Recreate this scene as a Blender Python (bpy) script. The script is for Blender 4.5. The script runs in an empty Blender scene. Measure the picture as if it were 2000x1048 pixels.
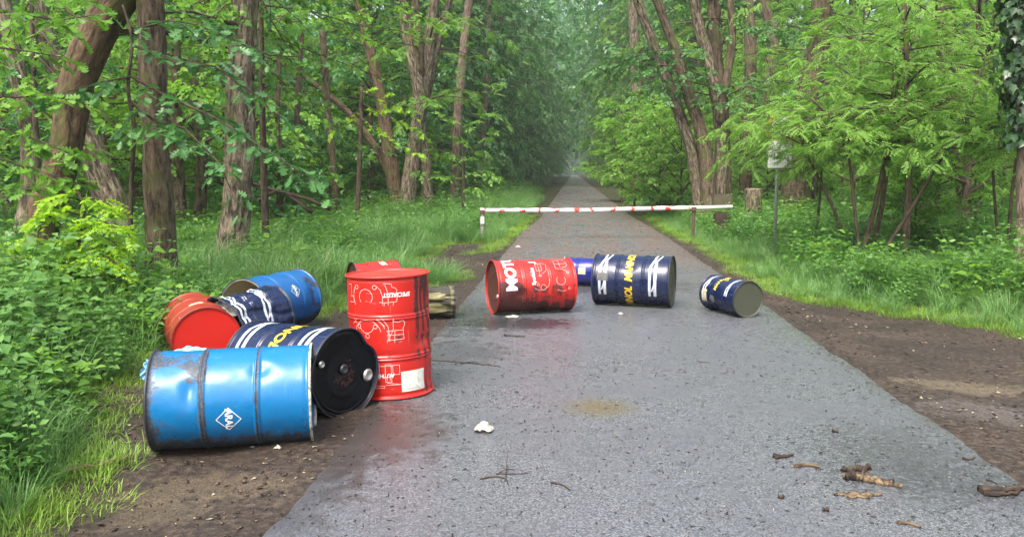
import bpy, bmesh, math, random
import numpy as np
from math import sin, cos, pi, radians, atan, atan2, sqrt
from mathutils import Vector, Matrix

SC = bpy.context.scene
COL = SC.collection

# ------------------------------------------------------------------ camera
F, CX, CY, CAMH, CAMX = 1650.0, 1000.0, 524.0, 1.55, -0.47
PITCH = atan(189 / F)
YAW = atan(120 / F * cos(PITCH))
fw = np.array([-sin(YAW) * cos(PITCH), cos(YAW) * cos(PITCH), -sin(PITCH)])
rt = np.array([cos(YAW), sin(YAW), 0.0])
up = np.cross(rt, fw)
CAM = np.array([CAMX, 0, CAMH])
cd = bpy.data.cameras.new("camera"); cam = bpy.data.objects.new("camera", cd); COL.objects.link(cam)
cd.sensor_width = 36; cd.lens = F / 2000 * 36; cd.clip_start = 0.1; cd.clip_end = 3000
cam.matrix_world = Matrix(((rt[0], up[0], -fw[0], CAM[0]), (rt[1], up[1], -fw[1], CAM[1]), (rt[2], up[2], -fw[2], CAM[2]), (0, 0, 0, 1)))
SC.camera = cam

# ------------------------------------------------------------------ world, sun, exposure
SUN_EL, SUN_AZ = 58, 200          # degrees; azimuth clockwise from +Y
w = bpy.data.worlds.new("World"); SC.world = w; w.use_nodes = True
nt = w.node_tree; nt.nodes.clear()
sky = nt.nodes.new("ShaderNodeTexSky"); sky.sky_type = 'NISHITA'; sky.sun_disc = False
sky.sun_elevation = radians(SUN_EL); sky.sun_rotation = radians(SUN_AZ)
sky.air_density = 1.3; sky.dust_density = 6.0; sky.ozone_density = 1.0
hs = nt.nodes.new("ShaderNodeHueSaturation"); hs.inputs['Saturation'].default_value = 0.7
bg = nt.nodes.new("ShaderNodeBackground"); bg.inputs[1].default_value = 0.15
wo = nt.nodes.new("ShaderNodeOutputWorld")
nt.links.new(sky.outputs[0], hs.inputs['Color']); nt.links.new(hs.outputs[0], bg.inputs[0]); nt.links.new(bg.outputs[0], wo.inputs[0])
sd = bpy.data.lights.new("sun", 'SUN'); sd.energy = 1.5; sd.angle = radians(25); sd.color = (1, 0.96, 0.9)
sun = bpy.data.objects.new("sun", sd); COL.objects.link(sun)
az = radians(SUN_AZ); el = radians(SUN_EL)
sv = Vector((sin(az) * cos(el), cos(az) * cos(el), sin(el)))
sun.rotation_euler = sv.to_track_quat('Z', 'Y').to_euler()
SC.view_settings.view_transform = 'Standard'
try: SC.view_settings.look = 'None'
except Exception: pass
SC.view_settings.gamma = 1; SC.view_settings.use_curve_mapping = False
SC.view_settings.exposure = 1.47
SC.render.engine = 'CYCLES'
SC.cycles.max_bounces = 7; SC.cycles.diffuse_bounces = 4; SC.cycles.transmission_bounces = 4; SC.cycles.glossy_bounces = 2
SC.cycles.volume_bounces = 0; SC.cycles.use_denoising = True
SC.cycles.caustics_reflective = False; SC.cycles.caustics_refractive = False

# ------------------------------------------------------------------ helpers
def ray(px, py): return fw + rt * (px - CX) / F - up * (py - CY) / F
def gp(px, py, z=0.0):
    d = ray(px, py); return CAM + d * ((z - CAMH) / d[2])
def at(px, py, Y):
    d = ray(px, py); return CAM + d * (Y / d[1])

def hsh(ix, iy, iz, seed):
    h = (ix * 374761393 + iy * 668265263 + iz * 2147483647 + seed * 1274126177) & 0xFFFFFFFF
    h = ((h ^ (h >> 13)) * 1274126177) & 0xFFFFFFFF
    h = ((h ^ (h >> 16)) * 1103515245) & 0xFFFFFFFF
    return ((h ^ (h >> 15)) & 0xFFFFFF) / float(0xFFFFFF)
def vnoise(P, seed=0):
    P = np.asarray(P, float); i = np.floor(P).astype(np.int64); f = P - i; f = f * f * (3 - 2 * f); r = 0
    for a in (0, 1):
        for b in (0, 1):
            for c in (0, 1):
                wt = (f[..., 0] if a else 1 - f[..., 0]) * (f[..., 1] if b else 1 - f[..., 1]) * (f[..., 2] if c else 1 - f[..., 2])
                r = r + wt * hsh(i[..., 0] + a, i[..., 1] + b, i[..., 2] + c, seed)
    return r
def fbm(P, o=4, seed=0):
    P = np.asarray(P, float); r = 0; a = 0.5
    for k in range(o): r = r + a * vnoise(P * 2 ** k + 17.3 * k, seed + k); a *= 0.5
    return r
def n2(x, y, s=1.0, seed=0, o=3):
    x = np.asarray(x, float); y = np.asarray(y, float)
    return fbm(np.stack([x * s, y * s, np.zeros_like(x) + 0.5], -1), o, seed)

def to_mesh(name, V, Fs, attrs=None, smooth=True):
    """V (n,3); Fs: an (m,k) index array or a list of such arrays"""
    if not isinstance(Fs, list): Fs = [Fs]
    Fs = [np.asarray(f, np.int32) for f in Fs if len(f)]
    me = bpy.data.meshes.new(name)
    me.vertices.add(len(V)); me.vertices.foreach_set('co', np.asarray(V, np.float32).ravel())
    idx = np.concatenate([f.ravel() for f in Fs]); tot = np.concatenate([np.full(len(f), f.shape[1], np.int32) for f in Fs])
    st = np.concatenate([[0], np.cumsum(tot)[:-1]]).astype(np.int32)
    me.loops.add(len(idx)); me.loops.foreach_set('vertex_index', idx)
    me.polygons.add(len(tot)); me.polygons.foreach_set('loop_start', st); me.polygons.foreach_set('loop_total', tot)
    if smooth: me.polygons.foreach_set('use_smooth', np.ones(len(tot), bool))
    for k, v in (attrs or {}).items():
        v = np.asarray(v, np.float32)
        a = me.attributes.new(k, 'FLOAT' if v.ndim == 1 else 'FLOAT_VECTOR', 'POINT')
        a.data.foreach_set('value' if v.ndim == 1 else 'vector', v.ravel())
    me.update(); me.validate()
    return me
def link(name, me, mat=None, parent=None, kind=None):
    o = bpy.data.objects.new(name, me); COL.objects.link(o)
    if mat is not None and me is not None and not me.materials: me.materials.append(mat)
    if parent is not None: o.parent = parent
    if kind: o['kind'] = kind
    return o
def tag(o, label, cat, group=None):
    o['label'] = label; o['category'] = cat
    if group: o['group'] = group
    return o
def empty(name, loc=(0, 0, 0)):
    o = bpy.data.objects.new(name, None); o.empty_display_size = 0.2; COL.objects.link(o); o.location = Vector(loc); return o
class Acc:
    def __init__(s): s.V = []; s.Q = []; s.T = []; s.n = 0; s.A = []
    def add(s, V, Q=None, T=None, A=None):
        V = np.asarray(V, float)
        if Q is not None and len(Q): s.Q.append(np.asarray(Q) + s.n)
        if T is not None and len(T): s.T.append(np.asarray(T) + s.n)
        s.V.append(V); s.n += len(V)
        if A is not None: s.A.append(A)
    def mesh(s, name, smooth=True, aname='bk'):
        Fs = []
        if s.Q: Fs.append(np.concatenate(s.Q))
        if s.T: Fs.append(np.concatenate(s.T))
        return to_mesh(name, np.concatenate(s.V), Fs, {aname: np.concatenate(s.A)} if s.A else None, smooth)

def frames(P):
    P = np.asarray(P, float); T = np.gradient(P, axis=0); T /= np.linalg.norm(T, axis=1)[:, None] + 1e-9
    ref = np.array([1., 0, 0]) if abs(T[0][0]) < .8 else np.array([0, 1., 0])
    N = []; n = ref
    for t in T:
        n = n - t * (n @ t); n = n / (np.linalg.norm(n) + 1e-9); N.append(n)
    N = np.array(N); B = np.cross(T, N); return T, N, B
def resample(P, R, step):
    P = np.asarray(P, float); R = np.asarray(R, float)
    # catmull style smoothing via dense interpolation
    n = len(P); tt = np.arange(n); m = max(2, int(n * 12)); ts = np.linspace(0, n - 1, m)
    def cr(A):
        out = []
        for t in ts:
            i = min(int(t), n - 2); f = t - i
            p0, p1, p2, p3 = A[max(i - 1, 0)], A[i], A[i + 1], A[min(i + 2, n - 1)]
            out.append(0.5 * (2 * p1 + (p2 - p0) * f + (2 * p0 - 5 * p1 + 4 * p2 - p3) * f * f + (3 * p1 - p0 - 3 * p2 + p3) * f ** 3))
        return np.array(out)
    D = cr(P); RR = cr(R[:, None])[:, 0]
    s = np.concatenate([[0], np.cumsum(np.linalg.norm(np.diff(D, axis=0), axis=1))])
    k = max(2, int(s[-1] / step) + 1); q = np.linspace(0, s[-1], k)
    return np.stack([np.interp(q, s, D[:, i]) for i in range(3)], -1), np.interp(q, s, RR), q
def tube(P, R, nu=8, cap=True, furrow=0.0, seed=0, flare=0.0, fs=9.0):
    P = np.asarray(P, float); R = np.asarray(R, float); T, N, B = frames(P)
    s = np.concatenate([[0], np.cumsum(np.linalg.norm(np.diff(P, axis=0), axis=1))])
    th = np.linspace(0, 2 * pi, nu, endpoint=False); c, sn = np.cos(th), np.sin(th)
    r = R[:, None] * np.ones(nu)
    bk = np.stack([c[None] * R[:, None], sn[None] * R[:, None], s[:, None] + np.zeros(nu)], -1)
    if furrow:
        q = bk * np.array([fs, fs, fs * 0.22]); q[..., 0] += 3 * vnoise(bk * [1.5, 1.5, 1.2] + 5, seed)
        f = 1 - np.abs(2 * fbm(q, 3, seed) - 0.9); f2 = vnoise(q * 2.7, seed + 5)
        lump = vnoise(bk * [2.5, 2.5, .9], seed + 9) - .5
        r = r + furrow * 1.5 * (np.clip(f, .2, 1) - 0.75) + furrow * 0.5 * (f2 - .5) + R[:, None] * 0.25 * lump
    if flare:
        e = np.exp(-s / (2.2 * R[0])); but = 0.5 + 0.5 * np.sin(th * 4 + seed) * .7
        r = r + flare * R[0] * e[:, None] * (0.5 + but[None])
    V = (P[:, None] + r[..., None] * (c[None, :, None] * N[:, None] + sn[None, :, None] * B[:, None])).reshape(-1, 3)
    k = len(P); i, j = np.meshgrid(np.arange(k - 1), np.arange(nu), indexing='ij'); j2 = (j + 1) % nu
    Q = np.stack([i * nu + j, i * nu + j2, (i + 1) * nu + j2, (i + 1) * nu + j], -1).reshape(-1, 4)
    bk = bk.reshape(-1, 3); T3 = []
    if cap:
        b = len(V); V = np.concatenate([V, P[:1], P[-1:]]); bk = np.concatenate([bk, [[0, 0, 0]], [[0, 0, s[-1]]]])
        for a in range(nu):
            T3 += [[b, (a + 1) % nu, a], [b + 1, (k - 1) * nu + a, (k - 1) * nu + (a + 1) % nu]]
    return V, Q, (np.array(T3) if T3 else None), bk

# ------------------------------------------------------------------ node material helpers
class M:
    def __init__(s, name):
        s.m = bpy.data.materials.new(name); s.m.use_nodes = True; s.t = s.m.node_tree; s.t.nodes.clear()
        s.out = s.t.nodes.new('ShaderNodeOutputMaterial')
    def n(s, ty, **kw):
        nd = s.t.nodes.new(ty)
        for k, v in kw.items():
            if k.startswith('_'): setattr(nd, k[1:], v)
        return nd
    def lk(s, a, b):
        s.t.links.new(a, b)
    def val(s, inp, v):
        if v is None: return
        if hasattr(v, 'links') or isinstance(v, bpy.types.NodeSocket): s.lk(v, inp)
        else:
            if isinstance(v, (tuple, list)) and len(v) == 3 and inp.type == 'RGBA': v = (*v, 1)
            inp.default_value = v
    def coord(s, kind='Object'): return s.n('ShaderNodeTexCoord').outputs[kind]
    def attr(s, name, out='Vector'): a = s.n('ShaderNodeAttribute'); a.attribute_name = name; return a.outputs[out]
    def mapv(s, v, scale=(1, 1, 1), loc=(0, 0, 0)):
        m = s.n('ShaderNodeMapping'); s.lk(v, m.inputs[0]); m.inputs['Scale'].default_value = scale; m.inputs['Location'].default_value = loc; return m.outputs[0]
    def noise(s, v=None, scale=5, det=4, rough=0.55, dist=0):
        nd = s.n('ShaderNodeTexNoise'); nd.inputs['Scale'].default_value = scale; nd.inputs['Detail'].default_value = det
        nd.inputs['Roughness'].default_value = rough; nd.inputs['Distortion'].default_value = dist
        if v is not None: s.lk(v, nd.inputs['Vector'])
        return nd.outputs[0]
    def voro(s, v, scale, out='Distance', feat='F1'):
        nd = s.n('ShaderNodeTexVoronoi'); nd.feature = feat; nd.inputs['Scale'].default_value = scale; s.lk(v, nd.inputs['Vector']); return nd.outputs[out]
    def rng(s, v, a, b, c=0., d=1., smooth=True):
        nd = s.n('ShaderNodeMapRange'); nd.interpolation_type = 'SMOOTHSTEP' if smooth else 'LINEAR'
        s.lk(v, nd.inputs[0])
        for i, x in enumerate((a, b, c, d)): nd.inputs[i + 1].default_value = x
        return nd.outputs[0]
    def mth(s, op, a, b=None):
        nd = s.n('ShaderNodeMath'); nd.operation = op; s.val(nd.inputs[0], a); s.val(nd.inputs[1], b); return nd.outputs[0]
    def mix(s, f, a, b):
        nd = s.n('ShaderNodeMix'); nd.data_type = 'RGBA'; s.val(nd.inputs[0], f); s.val(nd.inputs[6], a); s.val(nd.inputs[7], b); return nd.outputs[2]
    def ramp(s, f, stops):
        nd = s.n('ShaderNodeValToRGB'); s.lk(f, nd.inputs[0]); r = nd.color_ramp
        while len(r.elements) < len(stops): r.elements.new(0.5)
        for e, (p, c) in zip(r.elements, stops): e.position = p; e.color = (*c, 1)
        return nd.outputs[0]
    def bump(s, h, strength=0.5, dist=0.01):
        nd = s.n('ShaderNodeBump'); nd.inputs['Strength'].default_value = strength; nd.inputs['Distance'].default_value = dist; s.lk(h, nd.inputs['Height']); return nd.outputs[0]
    def princ(s, col, rough=0.5, metal=0., spec=0.5, normal=None, **kw):
        p = s.n('ShaderNodeBsdfPrincipled'); s.val(p.inputs['Base Color'], col); s.val(p.inputs['Roughness'], rough); s.val(p.inputs['Metallic'], metal)
        s.val(p.inputs['Specular IOR Level'], spec)
        if normal is not None: s.lk(normal, p.inputs['Normal'])
        for k, v in kw.items(): s.val(p.inputs[k], v)
        return p.outputs[0]
    def done(s, sh): s.lk(sh, s.out.inputs[0]); return s.m

def leaf_mat(name, c1, c2, trans=0.35, rough=0.42, spec=0.35, c3=None):
    m = M(name); g = m.n('ShaderNodeNewGeometry'); rpi = g.outputs['Random Per Island']
    oi = m.n('ShaderNodeObjectInfo').outputs['Random']
    big = m.noise(g.outputs['Position'], 0.55, 2)
    f = m.mth('ADD', m.mth('MULTIPLY', rpi, 0.55), m.mth('MULTIPLY', big, 0.45))
    f = m.mth('ADD', f, m.mth('MULTIPLY', m.mth('SUBTRACT', oi, .5), 0.35))
    stops = [(0.15, c1), (0.85, c2)]
    if c3: stops = [(0.12, c1), (0.75, c2), (0.97, c3)]
    col = m.ramp(f, stops)
    d = m.princ(col, rough, 0, spec)
    tr = m.n('ShaderNodeBsdfTranslucent'); tc = m.mix(0.5, col, (0.28, 0.42, 0.03)); 
    hsv = m.n('ShaderNodeHueSaturation'); hsv.inputs['Value'].default_value = 1.25; hsv.inputs['Saturation'].default_value = 1.05; m.lk(col, hsv.inputs['Color'])
    m.lk(hsv.outputs[0], tr.inputs[0])
    mx = m.n('ShaderNodeMixShader'); mx.inputs[0].default_value = trans; m.lk(d, mx.inputs[1]); m.lk(tr.outputs[0], mx.inputs[2])
    return m.done(mx.outputs[0])
MAT = {}
MAT['oak'] = leaf_mat('oak_leaf', (0.05, 0.15, 0.045), (0.10, 0.26, 0.06), 0.4, 0.34, 0.55)
MAT['linden'] = leaf_mat('linden_leaf', (0.08, 0.19, 0.025), (0.19, 0.36, 0.045), 0.5, 0.45, 0.35)
MAT['maple'] = leaf_mat('maple_leaf', (0.10, 0.24, 0.03), (0.21, 0.39, 0.055), 0.5, 0.42)
MAT['robinia'] = leaf_mat('robinia_leaf', (0.10, 0.23, 0.035), (0.22, 0.39, 0.07), 0.45, 0.5, 0.3)
MAT['lime'] = leaf_mat('yellow_green_leaf', (0.16, 0.32, 0.02), (0.30, 0.48, 0.04), 0.5, 0.5, 0.3)
MAT['beech'] = leaf_mat('beech_leaf', (0.05, 0.135, 0.04), (0.11, 0.25, 0.065), 0.35, 0.45, 0.35)
MAT['nettle'] = leaf_mat('herb_leaf', (0.06, 0.16, 0.032), (0.16, 0.32, 0.07), 0.38, 0.42, 0.4)
MAT['grass'] = leaf_mat('grass_blade', (0.07, 0.18, 0.04), (0.19, 0.35, 0.10), 0.4, 0.42, 0.4, (0.34, 0.38, 0.2))
MAT['turf'] = leaf_mat('short_grass_blade', (0.12, 0.24, 0.03), (0.26, 0.40, 0.06), 0.4, 0.45, 0.35)

def bark_mat(name, dark, light, moss=0.3, hi=(0.34, 0.26, 0.19)):
    m = M(name); b = m.attr('bk'); p = m.mapv(b, (17, 17, 4.2)); n1 = m.noise(p, 1.0, 6, 0.6, 0.6); n3 = m.noise(m.mapv(b, (44, 44, 14)), 1, 4, .6)
    f = m.mth('ADD', m.mth('MULTIPLY', n1, .7), m.mth('MULTIPLY', n3, .3))
    col = m.ramp(f, [(0.40, dark), (0.50, light), (0.63, hi)])
    mo = m.noise(b, 2.2, 4, .6); g = m.n('ShaderNodeNewGeometry')
    mf = m.rng(mo, 0.62 - moss * .35, 0.75 - moss * .2)
    col = m.mix(m.mth('MULTIPLY', mf, min(1, moss * 1.6)), col, (0.075, 0.095, 0.02))
    return m.done(m.princ(col, 0.85, 0, .25, m.bump(f, .9, .03)))
MAT['bark'] = bark_mat('furrowed_brown_bark', (0.024, 0.017, 0.012), (0.090, 0.064, 0.042), 0.4, (.17, .125, .085))
MAT['bark_moss'] = bark_mat('mossy_bark', (0.03, 0.02, 0.014), (0.10, 0.062, 0.038), 0.42, (.17, .115, .07))
MAT['bark_pale'] = bark_mat('pale_robinia_bark', (0.026, 0.019, 0.013), (0.11, 0.085, 0.060), 0.35, (0.29, 0.235, 0.17))
MAT['bark_dark'] = bark_mat('dark_wet_bark', (0.02, 0.015, 0.012), (0.07, 0.05, 0.035), 0.25, (.12, .09, .06))
MAT['bark_pine'] = bark_mat('orange_pine_bark', (0.05, 0.034, 0.026), (0.15, 0.105, 0.078), 0.2, (.24, .175, .13))

# ------------------------------------------------------------------ terrain
def sstep(a, b, x): t = np.clip((x - a) / (b - a), 0, 1); return t * t * (3 - 2 * t)
def right_edge(y):       # x where the green starts on the right
    return 2.0 + np.clip(10.9 - y, 0, 3.6) * 0.72 + np.clip(7.3 - y, 0, 9) * 0.25
def left_edge(y):
    y = np.asarray(y, float)
    return np.interp(y, [0, 3.6, 4.36, 5.2, 5.7, 7, 9.07, 9.8, 10.5, 11.2, 11.9, 12.8, 13.3, 14.5, 16, 16.5, 17.6, 18.2, 21, 60], [-2.6, -2.75, -3.0, -3.5, -3.6, -3.9, -3.3, -3.1, -2.75, -2.3, -1.92, -2.0, -2.2, -2.25, -2.1, -2.0, -1.95, -1.9, -1.9, -1.9])
def green(x, y):         # >0 inside the vegetation, metres from its edge
    x = np.asarray(x, float); y = np.asarray(y, float)
    j = (n2(x, y, 1.3, 3) - .45) * 0.9
    r = x - right_edge(y); l = left_edge(y) - x
    g = np.where(x > 0, r + j * .8, l + j * .45)
    # trodden bare patch left of the road between the drums and the barrier
    hx = np.maximum(-3.15 - x, x + np.where(y < 16, 2.0, 2.35)); hy = np.maximum(12.9 - y, y - 18.4 - .15 * (x + 3)); hole = np.maximum(hx, hy) + j * .35
    g = np.where(x < -1.5, np.minimum(g, np.maximum(hole, -.3) * 1.0 + np.where(hole > 0, .05, 0)), g)
    return g
def Hh(x, y):
    x = np.asarray(x, float); y = np.asarray(y, float); a = np.abs(x)
    base = -0.05 * sstep(1.95, 2.6, a) + 0.0
    g = np.clip(green(x, y), 0, 6)
    bumps = (n2(x, y, .55, 11) - .45) * 0.22 * sstep(0, 2.5, g) + (n2(x, y, 3.0, 12) - .45) * 0.05 * sstep(1.9, 2.3, a)
    return base + bumps + 0.06 * sstep(.1, 1.2, g)
def H1(x, y): return float(Hh(np.array([x]), np.array([y]))[0])

def grid(xs, ys, zf, z0=0.0):
    X, Y = np.meshgrid(xs, ys); Z = zf(X, Y) + z0
    V = np.stack([X, Y, Z], -1).reshape(-1, 3); nx, ny = len(xs), len(ys)
    i, j = np.meshgrid(np.arange(ny - 1), np.arange(nx - 1), indexing='ij')
    Q = np.stack([i * nx + j, i * nx + j + 1, (i + 1) * nx + j + 1, (i + 1) * nx + j], -1).reshape(-1, 4)
    return V, Q
xs = np.concatenate([-np.geomspace(700, 8, 30), np.linspace(-7.9, -2.2, 70), [-1.9], [0], [1.9], np.linspace(2.2, 7.9, 70), np.geomspace(8, 700, 30)])
ys = np.concatenate([-np.geomspace(60, 1, 8), np.linspace(0, 22, 240), np.geomspace(22.4, 900, 60)])
# soil material: dark trodden earth, leaf crumbs, pale wood dust
m = M('forest_soil'); P = m.coord('Object'); a = m.noise(P, 1.1, 5); b = m.noise(P, 22, 6, .65); c = m.noise(P, 95, 3, .6)
f = m.mth('ADD', m.mth('MULTIPLY', a, .35), m.mth('MULTIPLY', b, .65))
col = m.ramp(f, [(0.36, (0.014, 0.010, 0.008)), (0.5, (0.040, 0.028, 0.020)), (0.64, (0.10, 0.075, 0.054))])
def ell(m, P, cx, cy, rx, ry, nz, amt=.6):
    v = m.n('ShaderNodeVectorMath'); v.operation = 'SUBTRACT'; m.lk(P, v.inputs[0]); v.inputs[1].default_value = (cx, cy, 0)
    q = m.n('ShaderNodeVectorMath'); q.operation = 'MULTIPLY'; m.lk(v.outputs[0], q.inputs[0]); q.inputs[1].default_value = (1 / rx, 1 / ry, 0)
    l = m.n('ShaderNodeVectorMath'); l.operation = 'LENGTH'; m.lk(q.outputs[0], l.inputs[0])
    d = m.mth('ADD', l.outputs['Value'], m.mth('MULTIPLY', m.mth('SUBTRACT', nz, .5), amt * 4))
    return m.rng(d, 1.25, 0.55)
for (px, py, rx, ry, cc, st) in [(390, 945, .5, .22, (.16, .12, .07), .6), (1900, 748, .55, .2, (.20, .165, .10), .6), (300, 985, .3, .2, (.14, .11, .065), .5), (1960, 800, .5, .3, (.13, .115, .11), .7), (1650, 600, .6, .3, (.03, .022, .018), .8)]:
    q = gp(px, py); e = ell(m, P, q[0], q[1], rx, ry, m.noise(P, 9, 5, .7), .8); e = m.mth('MULTIPLY', e, m.rng(c, .35, .6)); col = m.mix(m.mth('MULTIPLY', e, st), col, cc)
h = m.mth('ADD', b, m.mth('MULTIPLY', c, .5))
MAT['soil'] = m.done(m.princ(col, m.rng(a, .3, .7, .55, .9), 0, .3, m.bump(h, .9, .03)))
m = M('forest_floor'); P = m.coord('Object'); b = m.noise(P, 6, 5, .65)
MAT['floor'] = m.done(m.princ(m.ramp(b, [(0.3, (0.02, 0.022, 0.01)), (.55, (0.045, 0.05, 0.018)), (.7, (.09, .075, .04))]), .9, 0, .2, m.bump(b, .8, .05)))
V, Q = grid(xs, ys, Hh, -0.02)
link('ground', to_mesh('ground', V, Q), MAT['floor'], kind='structure')
def soil_strip(side):
    ys = np.linspace(1.2, 20, 260) ; us = np.linspace(0, 1, 46); V = []
    for y in ys:
        e = (float(right_edge(y)) + .5 if side > 0 else float(left_edge(y)) - .5)
        if side < 0 and y > 12.5: e = np.interp(y, [12.5, 13.6, 15, 18, 20], [-2.6, -4.5, -6.5, -9, -9])
        x0 = side * 1.75; X = x0 + (e - x0) * us; V.append(np.stack([X, np.full_like(X, y), np.zeros_like(X)], -1))
    V = np.array(V); X, Y = V[..., 0], V[..., 1]; V[..., 2] = Hh(X, Y) + 0.004 + 0.018 * (n2(X, Y, 7, 31) - .45)
    V[:, -1, 2] -= .05; V[-1, :, 2] -= .05
    ny, nx = V.shape[:2]; i, j = np.meshgrid(np.arange(ny - 1), np.arange(nx - 1), indexing='ij')
    Q = np.stack([i * nx + j, i * nx + j + 1, (i + 1) * nx + j + 1, (i + 1) * nx + j], -1).reshape(-1, 4)
    if side < 0: Q = Q[:, ::-1]
    return to_mesh('dirt_verge', V.reshape(-1, 3), Q)
link('dirt_verge', soil_strip(-1), MAT['soil'], kind='structure')
link('dirt_verge', soil_strip(1), MAT['soil'], kind='structure')

# road
m = M('wet_asphalt'); P = m.coord('Object')
vd = m.voro(P, 130, 'Distance'); vc = m.voro(P, 130, 'Color'); vb = m.n('ShaderNodeRGBToBW'); m.lk(vc, vb.inputs[0])
fine = m.noise(P, 240, 3, .6); mid = m.noise(P, 7, 5, .62); big = m.noise(P, .8, 4, .55)
g = m.mth('ADD', m.mth('MULTIPLY', vb.outputs[0], .55), m.mth('MULTIPLY', fine, .45))
col = m.ramp(g, [(0.2, (0.045, 0.048, 0.053)), (0.5, (0.092, 0.097, 0.107)), (0.8, (0.215, 0.22, 0.235))])
col = m.mix(m.mth('MULTIPLY', m.rng(big, .35, .7), .28), col, (0.055, 0.055, 0.06))
def patch(px, py, rx, ry, cc, st, amt=.6, ns=6, world=None):
    global col
    q = gp(px, py) if world is None else world
    e = ell(m, P, q[0], q[1], rx, ry, m.noise(P, ns, 5, .7), amt)
    col = m.mix(m.mth('MULTIPLY', e, st), col, cc); return e
patch(1172, 800, .19, .20, (.11, .085, .035), .9, 1.6, 55)
coarse = patch(1760, 900, .45, .6, (.03, .03, .027), .5, 1.5, 30)
patch(1930, 960, .45, .3, (.03, .03, .03), .4, 1.5, 30)
red = patch(745, 845, .40, .26, (.10, .045, .04), .3, .5)  # reddish reflection of the upright drum, painted into the asphalt colour
oil = patch(1010, 634, .62, .36, (.022, .022, .025), .8, .6, 9)
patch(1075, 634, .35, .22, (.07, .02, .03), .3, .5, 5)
patch(690, 850, .55, .8, (.035, .028, .024), .8, .6, 7); patch(560, 960, .35, .8, (.04, .032, .026), .6, .7, 7); patch(1180, 560, 1.4, .8, (.04, .04, .04), .5, .8, 5); patch(880, 690, .5, .5, (.03, .03, .03), .5, .8, 7)
patch(900, 620, .5, 1.2, (.028, .028, .03), .6, .8, 7)
# brown litter trodden into the far road
sx = m.n('ShaderNodeSeparateXYZ'); m.lk(P, sx.inputs[0]); yy = sx.outputs[1]; xx = sx.outputs[0]
lit = m.noise(m.mapv(P, (1.3, .5, 1)), 1.6, 6, .7)
far = m.rng(yy, 11.5, 16); edge = m.rng(m.mth('ABSOLUTE', xx), 1.0, 1.95)
lf = m.mth('MULTIPLY', far, m.rng(m.mth('ADD', lit, m.mth('MULTIPLY', edge, .16)), .38, .56))
col = m.mix(m.mth('MULTIPLY', lf, .8), col, m.ramp(m.noise(P, 30, 4, .6), [(.35, (.05, .035, .025)), (.65, (.14, .10, .075))]))
ef = m.rng(m.mth('ADD', m.mth('ABSOLUTE', xx), m.mth('MULTIPLY', m.noise(P, 3.5, 6, .75), .75)), 2.05, 2.28)
col = m.mix(m.mth('MULTIPLY', ef, .75), col, (.06, .045, .035))
rough = m.rng(m.mth('ADD', big, m.mth('MULTIPLY', mid, .35)), .45, .85, .17, .36)
rough = m.mth('ADD', rough, m.mth('MULTIPLY', lf, .3))
rough = m.mth('SUBTRACT', rough, m.mth('MULTIPLY', oil, .12))
hgt = m.mth('ADD', m.mth('MULTIPLY', m.mth('SUBTRACT', 1., vd), .7), m.mth('ADD', m.mth('MULTIPLY', fine, .5), m.mth('MULTIPLY', mid, .6)))
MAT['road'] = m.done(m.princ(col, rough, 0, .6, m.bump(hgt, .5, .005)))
ys2 = np.concatenate([np.linspace(-3, 24, 400), np.geomspace(24.3, 420, 120)]); us = np.linspace(-1, 1, 22); V = []
for y in ys2:
    l = -1.93 + (float(n2(y * 1.0, 1.0, 1.6, 5)) - .45) * .07 + (float(n2(y, 9.0, 11, 6, 2)) - .4) * .10
    r = 1.93 + (float(n2(y * 1.0, 4.0, 1.6, 7)) - .45) * .07 + (float(n2(y, 19.0, 11, 8, 3)) - .4) * .10
    if y > 20: s = np.interp(y, [20, 30], [0, .25]); l += s; r -= s
    x = (l + r) / 2 + (r - l) / 2 * us; z = 0.010 + .008 * (1 - us ** 2); z[0] = z[-1] = -.07; V.append(np.stack([x, np.full_like(x, y), z], -1))
V = np.array(V); ny, nx = V.shape[:2]; i, j = np.meshgrid(np.arange(ny - 1), np.arange(nx - 1), indexing='ij')
Q = np.stack([i * nx + j, i * nx + j + 1, (i + 1) * nx + j + 1, (i + 1) * nx + j], -1).reshape(-1, 4)
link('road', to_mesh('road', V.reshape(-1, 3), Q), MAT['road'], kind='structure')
def surf(x, y):
    return 0.010 + .008 * (1 - min(1, (x / 1.93) ** 2)) if abs(x) < 1.9 else H1(x, y) + .004

# ------------------------------------------------------------------ leaves
def tpl_rhomb(w=.32):
    return np.array([[0, 0, 0], [-w, .45, .10], [0, 1, -.10], [w, .45, .10]]), np.array([[0, 2, 1], [0, 3, 2]])
def tpl_oval(w=.28):
    V = np.array([[0, 0, 0], [-w * .8, .25, .06], [-w, .55, .09], [0, 1, -.16], [w, .55, .09], [w * .8, .25, .06], [0, .5, -.0]])
    return V, np.array([[0, 6, 1], [1, 6, 2], [2, 6, 3], [3, 6, 4], [4, 6, 5], [5, 6, 0]])
def tpl_outline(pts, mid):
    """half outline (x,y) mirrored about a folded midrib; mid = y of the rib points fanned to"""
    V = [[0, y, -.03 - .10 * y * y] for y in mid]; T = []; nm = len(mid)
    for s in (-1, 1):
        b = len(V)
        for x, y in pts: V.append([s * x, y, .10 * x * 2 - .12 * y * y])
        idx = [0] + list(range(b, b + len(pts))) + [nm - 1]; k = 0
        for a, c in zip(idx[:-1], idx[1:]):
            yc = (V[a][1] + V[c][1]) / 2; kk = int(np.argmin([abs(yc - .08 - q) for q in mid]))
            if kk not in (a, c): T.append([a, kk, c] if s < 0 else [a, c, kk])
            if kk != k:
                for z in range(min(k, kk), max(k, kk)):
                    T.append([a, z, z + 1] if s < 0 else [a, z + 1, z])
                k = kk
    return np.array(V), np.array(T)
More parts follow.
